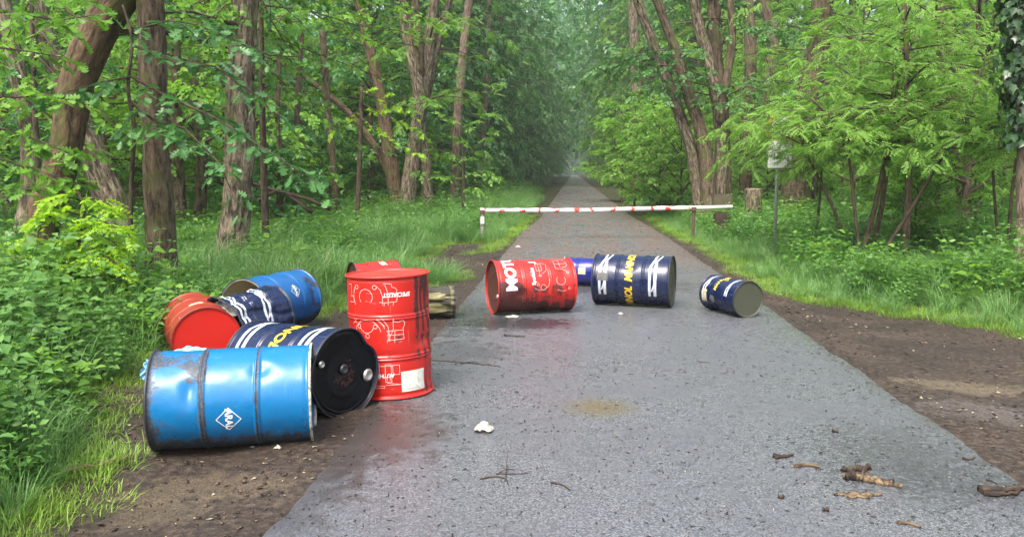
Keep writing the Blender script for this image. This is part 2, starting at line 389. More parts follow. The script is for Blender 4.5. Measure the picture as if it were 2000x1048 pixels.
OAK = tpl_outline([(.05, .10), (.19, .22), (.07, .33), (.31, .44), (.11, .56), (.38, .70), (.15, .78), (.24, .95)], [0, .3, .55, .8, 1.0])
MAPLE = tpl_outline([(.22, .02), (.42, .12), (.32, .26), (.52, .52), (.28, .50), (.24, .60), (.12, .78)], [0, .35, .6, 1.0])
def tpl_pinnate(n=6):
    a, t = tpl_rhomb(.24); V = []; T = []; b = 0
    def put(p, ang, s, dz):
        nonlocal b
        R = np.array([[cos(ang), sin(ang), 0], [-sin(ang), cos(ang), 0], [0, 0, 1]]).T
        v = a * s @ R.T; v = v + np.array(p); v[:, 2] += dz * np.abs(v[:, 0]); V.append(v); T.append(t + b); b += 4
    for k in range(n):
        y = .12 + .78 * k / n; z = -.25 * y * y
        for s in (-1, 1): put([0, y, z], s * 1.25, .25, -.35)
    put([0, .88, -.22], 0, .25, 0)
    return np.concatenate(V), np.concatenate(T)
def tpl_cluster(n=6, w=.3, seed=1, s0=.34):
    r = random.Random(seed); a, t = tpl_rhomb(w); V = []; T = []; b = 0
    for k in range(n):
        y = .05 + .75 * k / n; ang = (-1) ** k * r.uniform(.4, 1.2) if k < n - 1 else 0; s = s0 * r.uniform(.8, 1.2)
        R = np.array([[cos(ang), -sin(ang), 0], [sin(ang), cos(ang), 0], [0, 0, 1]])
        tl = r.uniform(-.5, .3); Rt = np.array([[1, 0, 0], [0, cos(tl), -sin(tl)], [0, sin(tl), cos(tl)]])
        v = (a * s @ Rt.T) @ R.T + [0, y, -.2 * y * y + r.uniform(-.04, .04)]; V.append(v); T.append(t + b); b += 4
    return np.concatenate(V), np.concatenate(T)
TPL = {'rhomb': tpl_rhomb(), 'oval': tpl_oval(), 'oak': OAK, 'maple': MAPLE, 'pinnate': tpl_pinnate(), 'cluster': tpl_cluster(), 'cluster2': tpl_cluster(7, .36, 5, .36)}

def tpl_pinnate_big(n=4):
    a, t = tpl_rhomb(.42); V = []; T = []
    for k in range(2 * n + 1):
        y = .1 + .8 * (k // 2) / n; ang = 0 if k == 2 * n else (1.15 if k % 2 else -1.15); R = np.array([[cos(ang), -sin(ang), 0], [sin(ang), cos(ang), 0], [0, 0, 1]])
        v = a * .30 @ R.T + [0, y, -.2 * y * y]; v[:, 2] -= .3 * np.abs(v[:, 0]); V.append(v); T.append(t + 4 * k)
    return np.concatenate(V), np.concatenate(T)
TPL['pinnate_big'] = tpl_pinnate_big()
class Leaves:
    def __init__(s): s.p = []; s.d = []; s.n = []; s.s = []
    def add(s, p, d, n, sz): s.p.append(p); s.d.append(d); s.n.append(n); s.s.append(sz)
    def arr(s): return np.concatenate(s.p), np.concatenate(s.d), np.concatenate(s.n), np.concatenate(s.s)
def leaf_frames(d, n):
    y = d / (np.linalg.norm(d, axis=1)[:, None] + 1e-9); x = np.cross(y, n); x /= np.linalg.norm(x, axis=1)[:, None] + 1e-9; z = np.cross(x, y)
    return np.stack([x, y, z], -1)
def leaves_mesh(name, L, tpl, smooth=False):
    p, d, n, s = L if isinstance(L, tuple) else L.arr()
    V0, T0 = TPL[tpl]; R = leaf_frames(d, n) * s[:, None, None]
    V = np.einsum('nij,kj->nki', R, V0) + p[:, None]; k = len(V0)
    T = (T0[None] + (np.arange(len(p)) * k)[:, None, None]).reshape(-1, 3)
    return to_mesh(name, V.reshape(-1, 3), T, None, smooth)

UPV = np.array([0, 0, 1.0])
def twigs(L, wood, poly, rs, spacing, tl, dens, size, droop=.25, start=.15, spread=1.0, flat=.45, wr=.006, planar=True, endtwig=True):
    """leafy side twigs along a branch polyline; all numpy"""
    poly = np.asarray(poly, float); seg = np.linalg.norm(np.diff(poly, axis=0), axis=1); s = np.concatenate([[0], np.cumsum(seg)]); tot = s[-1]
    q = np.arange(tot * start, tot, spacing); 
    if len(q) == 0: q = np.array([tot * .7])
    P = np.stack([np.interp(q, s, poly[:, i]) for i in range(3)], -1)
    P2 = np.stack([np.interp(np.minimum(q + .05 * tot, tot), s, poly[:, i]) for i in range(3)], -1); P1 = np.stack([np.interp(np.maximum(q - .05 * tot, 0), s, poly[:, i]) for i in range(3)], -1)
    T = P2 - P1; T /= np.linalg.norm(T, axis=1)[:, None] + 1e-9
    side = np.cross(T, UPV); side /= np.linalg.norm(side, axis=1)[:, None] + 1e-6
    sg = np.where(np.arange(len(q)) % 2 == 0, 1., -1.)[:, None]
    frac = (q / tot)[:, None]
    D = T * rs.uniform(.35, .9, (len(q), 1)) + side * sg * spread * rs.uniform(.5, 1.1, (len(q), 1)) + UPV * rs.normal(.05, .22 if planar else .6, (len(q), 1))
    D /= np.linalg.norm(D, axis=1)[:, None]
    ln = tl * (1.15 - .6 * frac[:, 0]) * rs.uniform(.6, 1.25, len(q))
    if endtwig: P = np.concatenate([P, poly[-1:]]); D = np.concatenate([D, T[-1:]]); ln = np.append(ln, tl * .7)
    for p, d, l in zip(P, D, ln):
        n = max(3, int(l * dens)); t = np.sort(rs.uniform(.08, 1, n)); pts = p + d * (l * t)[:, None]; pts[:, 2] -= droop * l * t ** 2
        sd = np.cross(d, UPV); sd /= np.linalg.norm(sd) + 1e-6
        a = np.where(np.arange(n) % 2 == 0, 1., -1.)[:, None]
        dd = d * rs.uniform(.2, 1.0, (n, 1)) + sd * a * rs.uniform(.3, 1, (n, 1)) + rs.normal(0, .22, (n, 3)); dd[:, 2] -= droop * 1.2 * t + .1
        nn = UPV + rs.normal(0, flat, (n, 3))
        L.add(pts, dd, nn, size * rs.uniform(.65, 1.2, n))
        if wood is not None:
            tt = np.array([0, .5, 1.]); pp = p + d * (l * tt)[:, None]; pp[:, 2] -= droop * l * tt ** 2
            V, Q, T3, bk = tube(pp, np.array([wr, wr * .7, wr * .3]), 3, False); wood.add(V, Q, None, bk)
def limb_poly(p, d, l, droop, rs, n=6, wig=.06):
    t = np.linspace(0, 1, n); P = p + d * (l * t)[:, None]; P[:, 2] -= droop * l * t ** 2.2; P[1:] += rs.normal(0, wig * l, (n - 1, 3)) * t[1:, None] * .6
    return P

def gen_tree(seed, Ht, r0, base, cr, nl, tpl, size, dens, droop=.2, spacing=.3, tl=.8, elev=.35, lean=.03, top=True, trunk_nu=12, furrow=.012, prof='dome', bark_step=.12, zpow=1.0):
    rs = np.random.RandomState(seed)
    n = 8; t = np.linspace(0, 1, n); P = np.stack([np.cumsum(rs.normal(0, lean * Ht / n, n)), np.cumsum(rs.normal(0, lean * Ht / n, n)), t * Ht - .25], -1)
    P[0, :2] = 0; R = r0 * (1 - t) ** .8 * .9 + r0 * .1 + .004
    PP, RR, s = resample(P, R, bark_step); wood = Acc(); tk = Acc(); V, Q, T3, bk = tube(PP, RR, trunk_nu, True, furrow, seed, .35 if r0 > .1 else 0); tk.add(V, Q, T3, bk)
    L = Leaves()
    for k in range(nl):
        f = ((k + rs.uniform(0, 1)) / nl) ** zpow; z = base + (Ht * .97 - base) * f
        p = np.array([np.interp(z, PP[:, 2], PP[:, i]) for i in range(3)]); a = k * 2.39996 + rs.uniform(-.4, .4)
        if prof == 'dome': q = sqrt(max(.05, 1 - (f * 1.0) ** 2)) * .85 + .15
        elif prof == 'cone': q = 1.05 - .8 * f
        else: q = .55 + .45 * sin(pi * min(1, f * 1.1))
        l = cr * q * rs.uniform(.7, 1.15); e = elev * rs.uniform(.4, 1.5) + .5 * f
        d = np.array([cos(a) * cos(e), sin(a) * cos(e), sin(e)]); lp = limb_poly(p, d, l, droop + .15 * rs.rand(), rs)
        rr = min(.35 * np.interp(z, PP[:, 2], RR) + .008, .05 * l ** .5 + .01); lr = np.linspace(rr, .006, len(lp))
        V, Q, T3, bk = tube(lp, lr, 5, False); wood.add(V, Q, None, bk)
        twigs(L, None, lp, rs, spacing, tl, dens, size, droop * .9 + .1)
    return tk.mesh('trunk'), wood.mesh('limbs'), leaves_mesh('crown', L, tpl), len(L.arr()[0])

STAT = []
def variant(key, **k):
    t, l, c, n = gen_tree(**k); STAT.append((key, n, len(c.polygons))); return (t, l, c)
def place_tree(name, var, x, y, rz, sc, bark, leafm, label, cat, group, z=None, sxy=None):
    e = empty(name, (x, y, (Hh(np.array([x]), np.array([y]))[0] if z is None else z) - .03)); e.rotation_euler = (0, 0, rz); s2 = sxy or sc; e.scale = (s2, s2, sc)
    tag(e, label, cat, group)
    t, l, c = var
    for nm, me, mt in (('trunk', t, bark), ('branches', l, bark), ('crown', c, leafm)):
        o = bpy.data.objects.new(nm, me); COL.objects.link(o); o.parent = e
        if nm == 'branches': o['kind'] = 'stuff'
        if not me.materials: me.materials.append(None)
        o.material_slots[0].link = 'OBJECT'; o.material_slots[0].material = mt
    return e

# ------------------------------------------------------------------ large trees placed by eye
def px_poly(pts, Y, dY=0.0, z0=None):
    P = []; R = []
    for k, q in enumerate(pts):
        y = Y + (q[3] if len(q) > 3 else dY * k); p = at(q[0], q[1], y); P.append(p); R.append(q[2] * .5 * y / F)
    P = np.array(P); R = np.array(R)
    if z0 is not None:          # run the foot down into the ground
        d = (P[0] - P[1]); d /= max(1e-6, abs(d[2])); dz = P[0][2] - z0
        if dz > 0: P = np.concatenate([[P[0] + d * dz * .9], P]); R = np.concatenate([[R[0] * 1.1], R])
    return P, R
def stem_part(name, pts, Y, mat, parent, nu=28, furrow=.03, step=.05, ground=True, seed=0, flare=.16, dY=0., fs=9.):
    P, R = px_poly(pts, Y, dY, H1(at(pts[0][0], pts[0][1], Y)[0], Y) - .15 if ground else None)
    if name == 'stem': R = R * .8; furrow *= .6
    elif furrow > .02: R = R * .93
    P, R, s = resample(P, R, step); V, Q, T, bk = tube(P, R, nu, True, furrow, seed, flare if ground else 0, fs)
    a = Acc(); o0 = np.array(parent.location); a.add(V - o0, Q, T, bk)
    return link(name, a.mesh(name), mat, parent), P, R
def tree_root(name, px, py, Y, label, cat='tree', group=None):
    p = at(px, py, Y); return tag(empty(name, (p[0], Y, H1(p[0], Y))), label, cat, group)
rs = np.random.RandomState(3)
def crown_for(parent, limbs, rs, tpl, size, mat, spacing=.28, tl=.7, dens=12, droop=.2, name='crown', wood_mat=None, start=.1, wr=.006, **k):
    L = Leaves(); wood = Acc(); o0 = np.array(parent.location)
    for P, R in limbs:
        V, Q, T3, bk = tube(P, R, 6, True); lb = Acc(); lb.add(V - o0, Q, T3, bk); link('limb', lb.mesh('limb'), wood_mat or MAT['bark_dark'], parent); twigs(L, wood, P, rs, spacing, tl, dens, size, droop, start, wr=wr, **k)
    p, d, n, s = L.arr(); 
    if name: link(name, leaves_mesh(name, (p - o0, d, n, s), tpl), mat, parent)
    wood.V = [v - o0 for v in wood.V]; link('twigs', wood.mesh('twigs'), wood_mat or MAT['bark_dark'], parent, 'stuff')
    return p - o0, d, n, s

def random_limbs(P, R, rs, n, l, zlo, zhi, droop=.25, elev=.3, toward=None, lr=1.):
    out = []; z = P[:, 2]
    for k in range(n):
        h = rs.uniform(zlo, zhi); i = int(np.argmin(np.abs(z - h))); a = rs.uniform(0, 2 * pi) if toward is None else toward + rs.normal(0, .8)
        e = elev * rs.uniform(.2, 1.6); d = np.array([cos(a) * cos(e), sin(a) * cos(e), sin(e)]); ll = l * rs.uniform(.6, 1.2)
        lp = limb_poly(P[i], d, ll, droop, rs, 7); out.append((lp, lr * np.linspace(.018 + .01 * ll, .005, len(lp))))
    return out

# leaning mossy trunk on the left
t = tree_root('leaning_tree', 62, 545, 9.8, 'mossy dark trunk leaning to the right, nearest the left edge of the photo')
_, P, R = stem_part('trunk', [(60, 545, 80), (82, 440, 68), (108, 360, 66), (130, 280, 62), (142, 200, 66), (166, 120, 72), (205, 40, 76), (248, -30, 72), (300, -120, 60)], 9.8, MAT['bark_moss'], t, 40, .035, .04, seed=1)
crown_for(t, random_limbs(P, R, rs, 7, 1.9, 3.0, 5.3, .2, .3), rs, 'oak', .12, MAT['oak'], dens=16, droop=.2)
# straight trunk
t = tree_root('straight_tree', 318, 545, 9.8, 'straight reddish brown trunk standing behind the red drum lid')
_, P, R = stem_part('trunk', [(318, 545, 60), (313, 420, 57), (304, 300, 54), (300, 180, 56), (296, 60, 58), (290, -60, 56), (285, -260, 50)], 9.8, MAT['bark'], t, 44, .035, .035, seed=2, flare=.2)
L1 = random_limbs(P, R, rs, 9, 2.3, 3.0, 5.2, .25, .15)
crown_for(t, L1, rs, 'oak', .115, MAT['oak'], dens=16)
# broad trunk with peeled bark
t = tree_root('broad_tree', 455, 480, 13.1, 'broad grey brown trunk with flaking bark behind the oak bough')
_, P, R = stem_part('trunk', [(455, 478, 66), (462, 400, 60), (468, 280, 57), (470, 150, 55), (479, 40, 50), (486, -80, 46), (490, -200, 40)], 13.1, MAT['bark_pale'], t, 44, .05, .04, seed=3)
crown_for(t, random_limbs(P, R, rs, 10, 2.6, 3.6, 6.4, .25, .2), rs, 'maple', .13, MAT['linden'], dens=15)
# trunks behind
for (nm, pts, Y, mt, lb) in [
    ('slanting_tree', [(228, 430, 66), (190, 320, 58), (150, 230, 50), (110, 130, 44), (75, 20, 40), (50, -90, 34)], 15.5, 'bark_pale', 'pale trunk slanting left behind the leaning mossy trunk'),
    ('slender_tree', [(48, 440, 40), (58, 320, 36), (45, 200, 34), (18, 70, 32), (-5, -60, 28)], 14.0, 'bark_pale', 'slender pale trunk at the left edge behind the mossy trunk'),
    ('mossy_tree', [(390, 430, 26), (395, 300, 24), (385, 180, 26), (400, 60, 22), (398, -40, 20)], 19.0, 'bark', 'thin brown trunk between the straight and the broad trunk'),
    ('bare_sapling', [(545, 425, 13), (548, 340, 12), (542, 240, 10), (546, 100, 9)], 19.0, 'bark', 'bare thin trunk right of the broad trunk'),
    ('bare_sapling', [(578, 420, 14), (575, 320, 12), (582, 200, 11), (590, 60, 9)], 20.0, 'bark_dark', 'dark thin trunk beside the fallen branch'),
    ('bare_sapling', [(655, 410, 16), (650, 320, 14), (640, 220, 13), (630, 60, 12)], 22.0, 'bark', 'thin straight trunk at the end of the fallen branch'),
    ('pine_tree', [(885, 400, 22), (892, 250, 19), (903, 120, 17), (916, 0, 16), (930, -120, 14)], 33.0, 'bark_pine', 'slim pinkish pine trunk left of the dark beeches'),
    ('pine_tree', [(944, 372, 13), (943, 280, 12), (950, 150, 10), (955, 0, 9)], 46.0, 'bark_pine', 'thin brown trunk at the foot of the dark beeches'),
    ('oak_tree', [(1548, 430, 54), (1558, 330, 48), (1575, 200, 46), (1600, 80, 44), (1610, -60, 40)], 26.0, 'bark', 'brown trunk directly behind the round road sign'),
    ('oak_tree', [(1888, 455, 34), (1884, 340, 36), (1862, 250, 40), (1850, 140, 38), (1846, 0, 36), (1846, -100, 30)], 20.0, 'bark', 'brown trunk seen through the robinia leaves on the right'),
    ('tall_tree', [(1455, 360, 26), (1462, 230, 24), (1466, 100, 24), (1460, 0, 22), (1455, -90, 20)], 30.0, 'bark', 'grey trunk just right of the fanned robinia trunks'),
    ('tall_tree', [(1535, 330, 24), (1500, 200, 24), (1510, 90, 22), (1490, 0, 22), (1470, -80, 20)], 34.0, 'bark', 'forked grey trunk between the fanned trunks and the sign'),
    ('tall_tree', [(1250, 370, 26), (1245, 250, 24), (1243, 150, 24), (1235, 0, 20)], 52.0, 'bark_pale', 'pale trunk just right of the road end'),
]:
    t = tree_root(nm, pts[0][0], pts[0][1], Y, lb)
    _, P, R = stem_part('trunk', pts, Y, MAT[mt], t, 24, .03 if pts[0][2] > 20 else .01, .07, seed=int(pts[0][0]), flare=.2)
# trunk on the right edge with ivy
t = tree_root('ivy_tree', 1998, 520, 11.5, 'trunk cut by the right edge of the photo with dark ivy on its upper half')
_, P, R = stem_part('trunk', [(2004, 545, 44), (2006, 420, 40), (2008, 300, 38), (2006, 150, 38), (2004, 0, 38), (2002, -150, 36)], 11.5, MAT['bark_pine'], t, 30, .02, .05, seed=9)
L = Leaves(); q = rs.uniform(0, 1, 2600); zz = 1.9 + q * 4.2; i = np.array([int(np.argmin(np.abs(P[:, 2] - z))) for z in zz]); a = rs.uniform(0, 2 * pi, len(q))
rad = R[i] + .03 + np.abs(rs.normal(0, .11, len(q))) * (.5 + .8 * vnoise(np.stack([zz * 1.6, a, a * 0], -1), 4)); o = np.stack([np.cos(a), np.sin(a), 0 * a], -1)
pp = np.stack([P[i, 0], P[i, 1], zz], -1) + o * rad[:, None]
L.add(pp, o * .3 + np.array([0, 0, -1.]) + rs.normal(0, .3, (len(q), 3)), o + rs.normal(0, .3, (len(q), 3)), .11 * rs.uniform(.6, 1.2, len(q)))
MAT['ivy'] = leaf_mat('ivy_leaf', (0.015, 0.045, 0.012), (0.04, 0.10, 0.025), 0.15, 0.3, .5)
p_, d_, n_, s_ = L.arr(); link('ivy', leaves_mesh('ivy', (p_ - np.array(t.location), d_, n_, s_), 'maple'), MAT['ivy'], t)
# forked robinia left of the road
t = tree_root('forked_tree', 800, 400, 25.0, 'many stemmed robinia with pale peeling bark left of the barrier')
LB = []
for k, (pts, mt) in enumerate([
    ([(794, 402, 42), (802, 340, 38), (812, 260, 30), (820, 190, 30), (804, 110, 28), (788, 20, 27), (776, -90, 24)], 'bark_pale'),
    ([(836, 396, 30), (829, 310, 30), (820, 235, 30), (832, 150, 30), (838, 80, 26), (850, -10, 22), (860, -90, 18)], 'bark_pale'),
    ([(826, 215, 22), (842, 140, 22), (856, 80, 20), (878, 0, 18), (905, -80, 14)], 'bark_pale'),
    ([(812, 200, 20), (818, 110, 22), (812, 20, 20), (806, -70, 16)], 'bark'),
    ([(776, 398, 36), (764, 320, 34), (752, 240, 28), (738, 160, 26), (718, 80, 24), (700, 0, 22), (680, -80, 18)], 'bark_moss'),
    ([(768, 345, 24), (735, 290, 20), (692, 232, 18), (640, 185, 15), (585, 145, 11), (540, 120, 7)], 'bark_moss')]):
    _, P, R = stem_part('stem', pts, 25.0 + .25 * (k % 3), MAT[mt], t, 26, .035, .07, ground=pts[0][1] > 390, seed=20 + k, fs=7.)
    LB += random_limbs(P, R, rs, 5, 2.6, 3.6, 8.0, .3, .3, None, .6)
crown_for(t, LB, rs, 'pinnate', .30, MAT['robinia'], spacing=.35, tl=.9, dens=9)
# fanned robinia right of the road
t = tree_root('fanned_tree', 1395, 405, 25.0, 'robinia whose ribbed grey trunks fan out behind the barrier block')
LB = []
for k, (pts, mt) in enumerate([
    ([(1384, 410, 40), (1382, 330, 34), (1368, 255, 27), (1345, 185, 26), (1322, 105, 24), (1290, 20, 22), (1262, -70, 24)], 'bark'),
    ([(1400, 405, 42), (1408, 310, 28), (1402, 210, 28), (1382, 110, 26), (1360, 30, 24), (1355, -80, 30)], 'bark_pale'),
    ([(1416, 400, 34), (1414, 300, 30), (1406, 190, 34), (1394, 80, 32), (1396, 0, 30), (1398, -90, 26)], 'bark'),
    ([(1404, 240, 20), (1420, 150, 20), (1430, 60, 18), (1418, -60, 16)], 'bark'),
    ([(1368, 400, 34), (1352, 300, 28), (1324, 215, 24), (1292, 125, 24), (1256, 35, 22), (1228, -60, 18)], 'bark_pale')]):
    _, P, R = stem_part('stem', pts, 25.0 + .3 * (k % 3), MAT[mt], t, 26, .04, .07, ground=pts[0][1] > 390, seed=40 + k, fs=7.)
    LB += random_limbs(P, R, rs, 5, 2.5, 3.4, 8.2, .3, .3, None, .6)
crown_for(t, LB, rs, 'cluster2', .30, MAT['beech'], spacing=.35, tl=.9, dens=9)

# young oak whose bough crosses the left trunks: the nearest leaves are single parts
t = tree_root('young_oak_tree', 262, 520, 9.0, 'young oak with thin dark crooked stem and drooping bough of lobed leaves')
_, P, R = stem_part('trunk', [(262, 530, 10), (255, 440, 9), (258, 330, 9), (262, 250, 8), (250, 170, 7), (258, 80, 6), (240, 10, 5)], 9.0, MAT['bark_dark'], t, 10, .0, .08)
def pl(pts, Y, r0=.014, dY=0.): P, R = px_poly([(a, b, 2) for a, b in pts], Y, dY); return P, np.linspace(r0, .005, len(P))
LB = [pl([(258, 150), (330, 190), (420, 230), (500, 280), (600, 345)], 9.0, .02, -.12), pl([(258, 200), (300, 235), (360, 250), (430, 320), (450, 370)], 9.0, .016, -.15),
      pl([(262, 250), (290, 250), (320, 255)], 9.0, .01, -.3), pl([(262, 90), (340, 120), (420, 130), (520, 200)], 9.0, .018, -.1),
      pl([(258, 150), (200, 160), (150, 175), (110, 185)], 9.0, .014, -.2), pl([(258, 60), (330, 40), (400, 50), (480, 90)], 9.0, .014, -.1)]
o0 = np.array(t.location); p_, d_, n_, s_ = crown_for(t, LB, rs, 'oak', .145, MAT['oak'], spacing=.12, tl=.40, dens=20, droop=.3, name=None, wr=.004)
dist = np.linalg.norm(p_ + o0 - CAM, axis=1); order = np.argsort(dist); near = order[:290]; rest = order[290:]
link('foliage', leaves_mesh('foliage', (p_[rest], d_[rest], n_[rest], s_[rest]), 'oak'), MAT['oak'], t, 'stuff')
lm = to_mesh('leaf', OAK[0], OAK[1], None, False); lm.materials.append(MAT['oak'])
RF = leaf_frames(d_, n_)
for i in near:
    o = bpy.data.objects.new('leaf', lm); COL.objects.link(o); o.parent = t
    A = np.eye(4); A[:3, :3] = RF[i] * s_[i]; A[:3, 3] = p_[i]; o.matrix_local = Matrix(A.tolist())
# bright leaf layers at the left edge
t = tree_root('young_maple_tree', -30, 520, 8.6, 'young tree reaching in from the left edge with bright layered leaves')
_, P, R = stem_part('trunk', [(-40, 540, 16), (-30, 400, 14), (-34, 250, 12), (-20, 100, 10), (-20, -50, 8)], 8.6, MAT['bark_dark'], t, 10, 0, .08)
LB = [pl([(-30, 300), (30, 320), (80, 335), (130, 350)], 8.6, .014, -.1), pl([(-32, 240), (40, 262), (90, 280), (135, 300)], 8.6, .014, -.1), pl([(-30, 380), (10, 370), (60, 372)], 8.6, .012, -.1),
      pl([(-30, 190), (30, 190), (90, 185), (150, 200)], 8.6, .014, -.1), pl([(-20, 90), (50, 100), (110, 110)], 8.6, .014, -.1), pl([(-20, 20), (50, 30), (120, 40), (180, 30)], 8.6, .014, -.1), pl([(-20, -30), (60, -10), (160, 0)], 8.6, .014, 0)]
crown_for(t, LB, rs, 'oak', .14, MAT['maple'], spacing=.10, tl=.42, dens=20, droop=.2, wr=.004)
# yellow green robinia sapling between the left trunks
t = tree_root('robinia_sapling', 150, 560, 8.2, 'yellow green sapling in front of the leaning mossy trunk')
_, P, R = stem_part('trunk', [(150, 570, 7), (160, 520, 7), (155, 460, 6), (165, 410, 5), (150, 370, 4)], 8.2, MAT['bark_dark'], t, 8, 0, .06)
LB = [pl([(158, 470), (110, 470), (60, 480)], 8.2, .008, -.15), pl([(158, 450), (200, 430), (240, 450)], 8.2, .008, -.15), pl([(160, 500), (200, 495), (235, 520)], 8.2, .008, -.2), pl([(160, 420), (120, 410), (80, 425)], 8.2, .008, -.1), pl([(155, 400), (185, 385), (215, 400)], 8.2, .008, 0), pl([(160, 520), (120, 515), (90, 520)], 8.2, .008, -.2)]
LB += [pl([(160, 480), (130, 490), (90, 510)], 8.3, .008, -.1), pl([(160, 440), (190, 450), (230, 480)], 8.3, .008, -.1), pl([(155, 390), (130, 385), (100, 395)], 8.3, .008, -.1), pl([(160, 500), (190, 480), (215, 480)], 8.3, .008, -.1), pl([(160, 540), (200, 530), (240, 550)], 8.3, .008, -.1)]
crown_for(t, LB, rs, 'pinnate_big', .21, MAT['lime'], spacing=.08, tl=.22, dens=18, droop=.25, wr=.003)
# overhead boughs of the mid distance trees, left
def bough_tree(name, base, Y, boughs, tpl, size, mat, label, stempts, spacing=.25, tl=.6, dens=13, droop=.22, r0=.02, wr=.005, bark='bark_dark'):
    t = tree_root(name, base[0], base[1], Y, label)
    stem_part('trunk', stempts, Y, MAT[bark], t, 14, .006, .1)
    crown_for(t, [pl(b[0], Y + b[1], r0, b[2] if len(b) > 2 else 0.) for b in boughs], rs, tpl, size, MAT[mat], spacing=spacing, tl=tl, dens=dens, droop=droop, wr=wr)
    return t
bough_tree('linden_tree', (520, 470), 14.5, [([(510, 60), (580, 90), (660, 120), (740, 150)], 0), ([(510, 10), (600, 20), (700, 50), (780, 60)], .4), ([(512, 140), (580, 180), (640, 230), (700, 280)], -.2), ([(512, 200), (560, 240), (600, 290), (640, 330)], -.4), ([(515, 100), (450, 90), (380, 120), (340, 150)], .3), ([(512, -20), (430, -10), (350, 20)], 0), ([(514, 250), (560, 280), (620, 300)], .2)],
           'maple', .12, 'linden', 'linden with spreading boughs right of the broad trunk', [(520, 480, 14), (516, 350, 13), (512, 200, 12), (510, 60, 10), (508, -60, 8)])
bough_tree('maple_tree', (700, 410), 20.0, [([(705, 200), (740, 220), (780, 240), (810, 255)], 0), ([(705, 230), (735, 255), (760, 275), (800, 290)], -.3), ([(703, 215), (680, 230), (660, 250)], 0), ([(705, 180), (750, 195), (790, 215)], -.2)],
           'maple', .15, 'lime', 'patch of glowing yellow green leaves left of the forked robinia', [(698, 420, 9), (702, 330, 9), (705, 240, 8), (706, 170, 6)], spacing=.2, tl=.5)
bough_tree('elder_bush', (905, 420), 24.0, [([(905, 330), (880, 300), (850, 290), (830, 270)], 0), ([(905, 320), (930, 290), (950, 270)], 0), ([(905, 350), (870, 350), (840, 340)], -.3), ([(905, 345), (935, 335), (955, 340)], -.3), ([(905, 290), (890, 250), (860, 220), (840, 200)], 0), ([(905, 290), (915, 250), (935, 235)], 0), ([(905, 370), (930, 375)], -.3)],
           'cluster2', .30, 'robinia', 'light green bush just right of the forked robinia', [(905, 430, 6), (905, 350, 6), (905, 280, 5)], spacing=.3, tl=.6, dens=10)

bough_tree('canopy_tree', (478, 470), 13.9, [([(490, -60), (450, 0), (410, 40), (350, 60)], -1., -.3), ([(490, -50), (530, 40), (560, 90), (600, 130)], 0, -.1), ([(490, -70), (570, 0), (650, 50), (740, 90)], 0, -.05), ([(490, -90), (600, -40), (700, -10), (780, 20)], 0, 0), ([(490, -80), (400, -50), (300, -20), (200, 0)], -1., -.3), ([(488, -20), (540, 80), (590, 150), (640, 200)], .2, .1), ([(486, 100), (540, 150), (590, 190), (660, 230)], 0, 0), ([(484, 60), (430, 100), (390, 150), (370, 190)], .2, 0)],
           'maple', .115, 'linden', 'leafy boughs hanging from the top edge of the photo right of the broad trunk', [(478, 440, 12), (482, 250, 11), (486, 80, 10), (492, -120, 9)], spacing=.16, tl=.6, dens=17)
bough_tree('oak_tree', (100, 540), 12.2, [([(60, -40), (130, 20), (180, 60), (240, 100)], 0, -.1), ([(60, 0), (20, 60), (0, 120)], 0, -.1), ([(62, 40), (110, 100), (180, 140), (240, 170)], 0, -.2), ([(64, 100), (120, 160), (200, 220), (250, 270)], 0, -.2), ([(66, 160), (20, 200), (-20, 230)], 0, 0), ([(70, 200), (130, 260), (190, 300)], .3, 0), ([(60, -60), (200, -40), (330, 0), (400, 60)], 0, 0), ([(70, 240), (20, 270), (-20, 320)], 0, 0)],
           'oak', .15, 'maple', 'young oak with bright leaf layers between the left edge and the mossy trunk', [(100, 545, 12), (80, 400, 11), (70, 250, 10), (64, 100, 9), (60, -80, 8)], spacing=.15, tl=.5, dens=17)
# robinia saplings right
sap = [([(1768, 490, 14), (1775, 350, 12), (1772, 250, 11), (1770, 100, 10), (1766, 0, 9), (1765, -90, 7)], 14.5, 'tall straight robinia stem with reddish bark, tallest of the right saplings'),
       ([(1690, 475, 10), (1712, 390, 9), (1730, 300, 8), (1742, 200, 6), (1745, 120, 4)], 14.8, 'robinia stem left of the tall reddish one, first of a close pair'),
       ([(1708, 475, 10), (1724, 390, 9), (1736, 300, 8), (1750, 180, 6), (1790, 60, 4)], 15.2, 'robinia stem left of the tall reddish one, second of a close pair'),
       ([(1678, 485, 6), (1668, 400, 6), (1655, 300, 5), (1620, 230, 4), (1580, 190, 3)], 14.0, 'thin dark robinia stem curving left towards the sign'),
       ([(1650, 470, 6), (1625, 400, 6), (1590, 330, 5), (1555, 250, 4)], 14.6, 'thin robinia stem leaning left close beside the sign'),
       ([(1740, 470, 7), (1790, 390, 6), (1850, 290, 5), (1905, 180, 4), (1930, 90, 3)], 14.0, 'long thin robinia stem leaning far to the right'),
       ([(1968, 490, 7), (1976, 380, 6), (1985, 280, 5), (1960, 150, 4)], 13.0, 'thin dark stem near the ivy trunk'),
       ([(1950, 480, 5), (1942, 380, 5), (1935, 300, 4), (1900, 220, 3)], 13.6, 'thinnest dark stem left of the ivy trunk')]
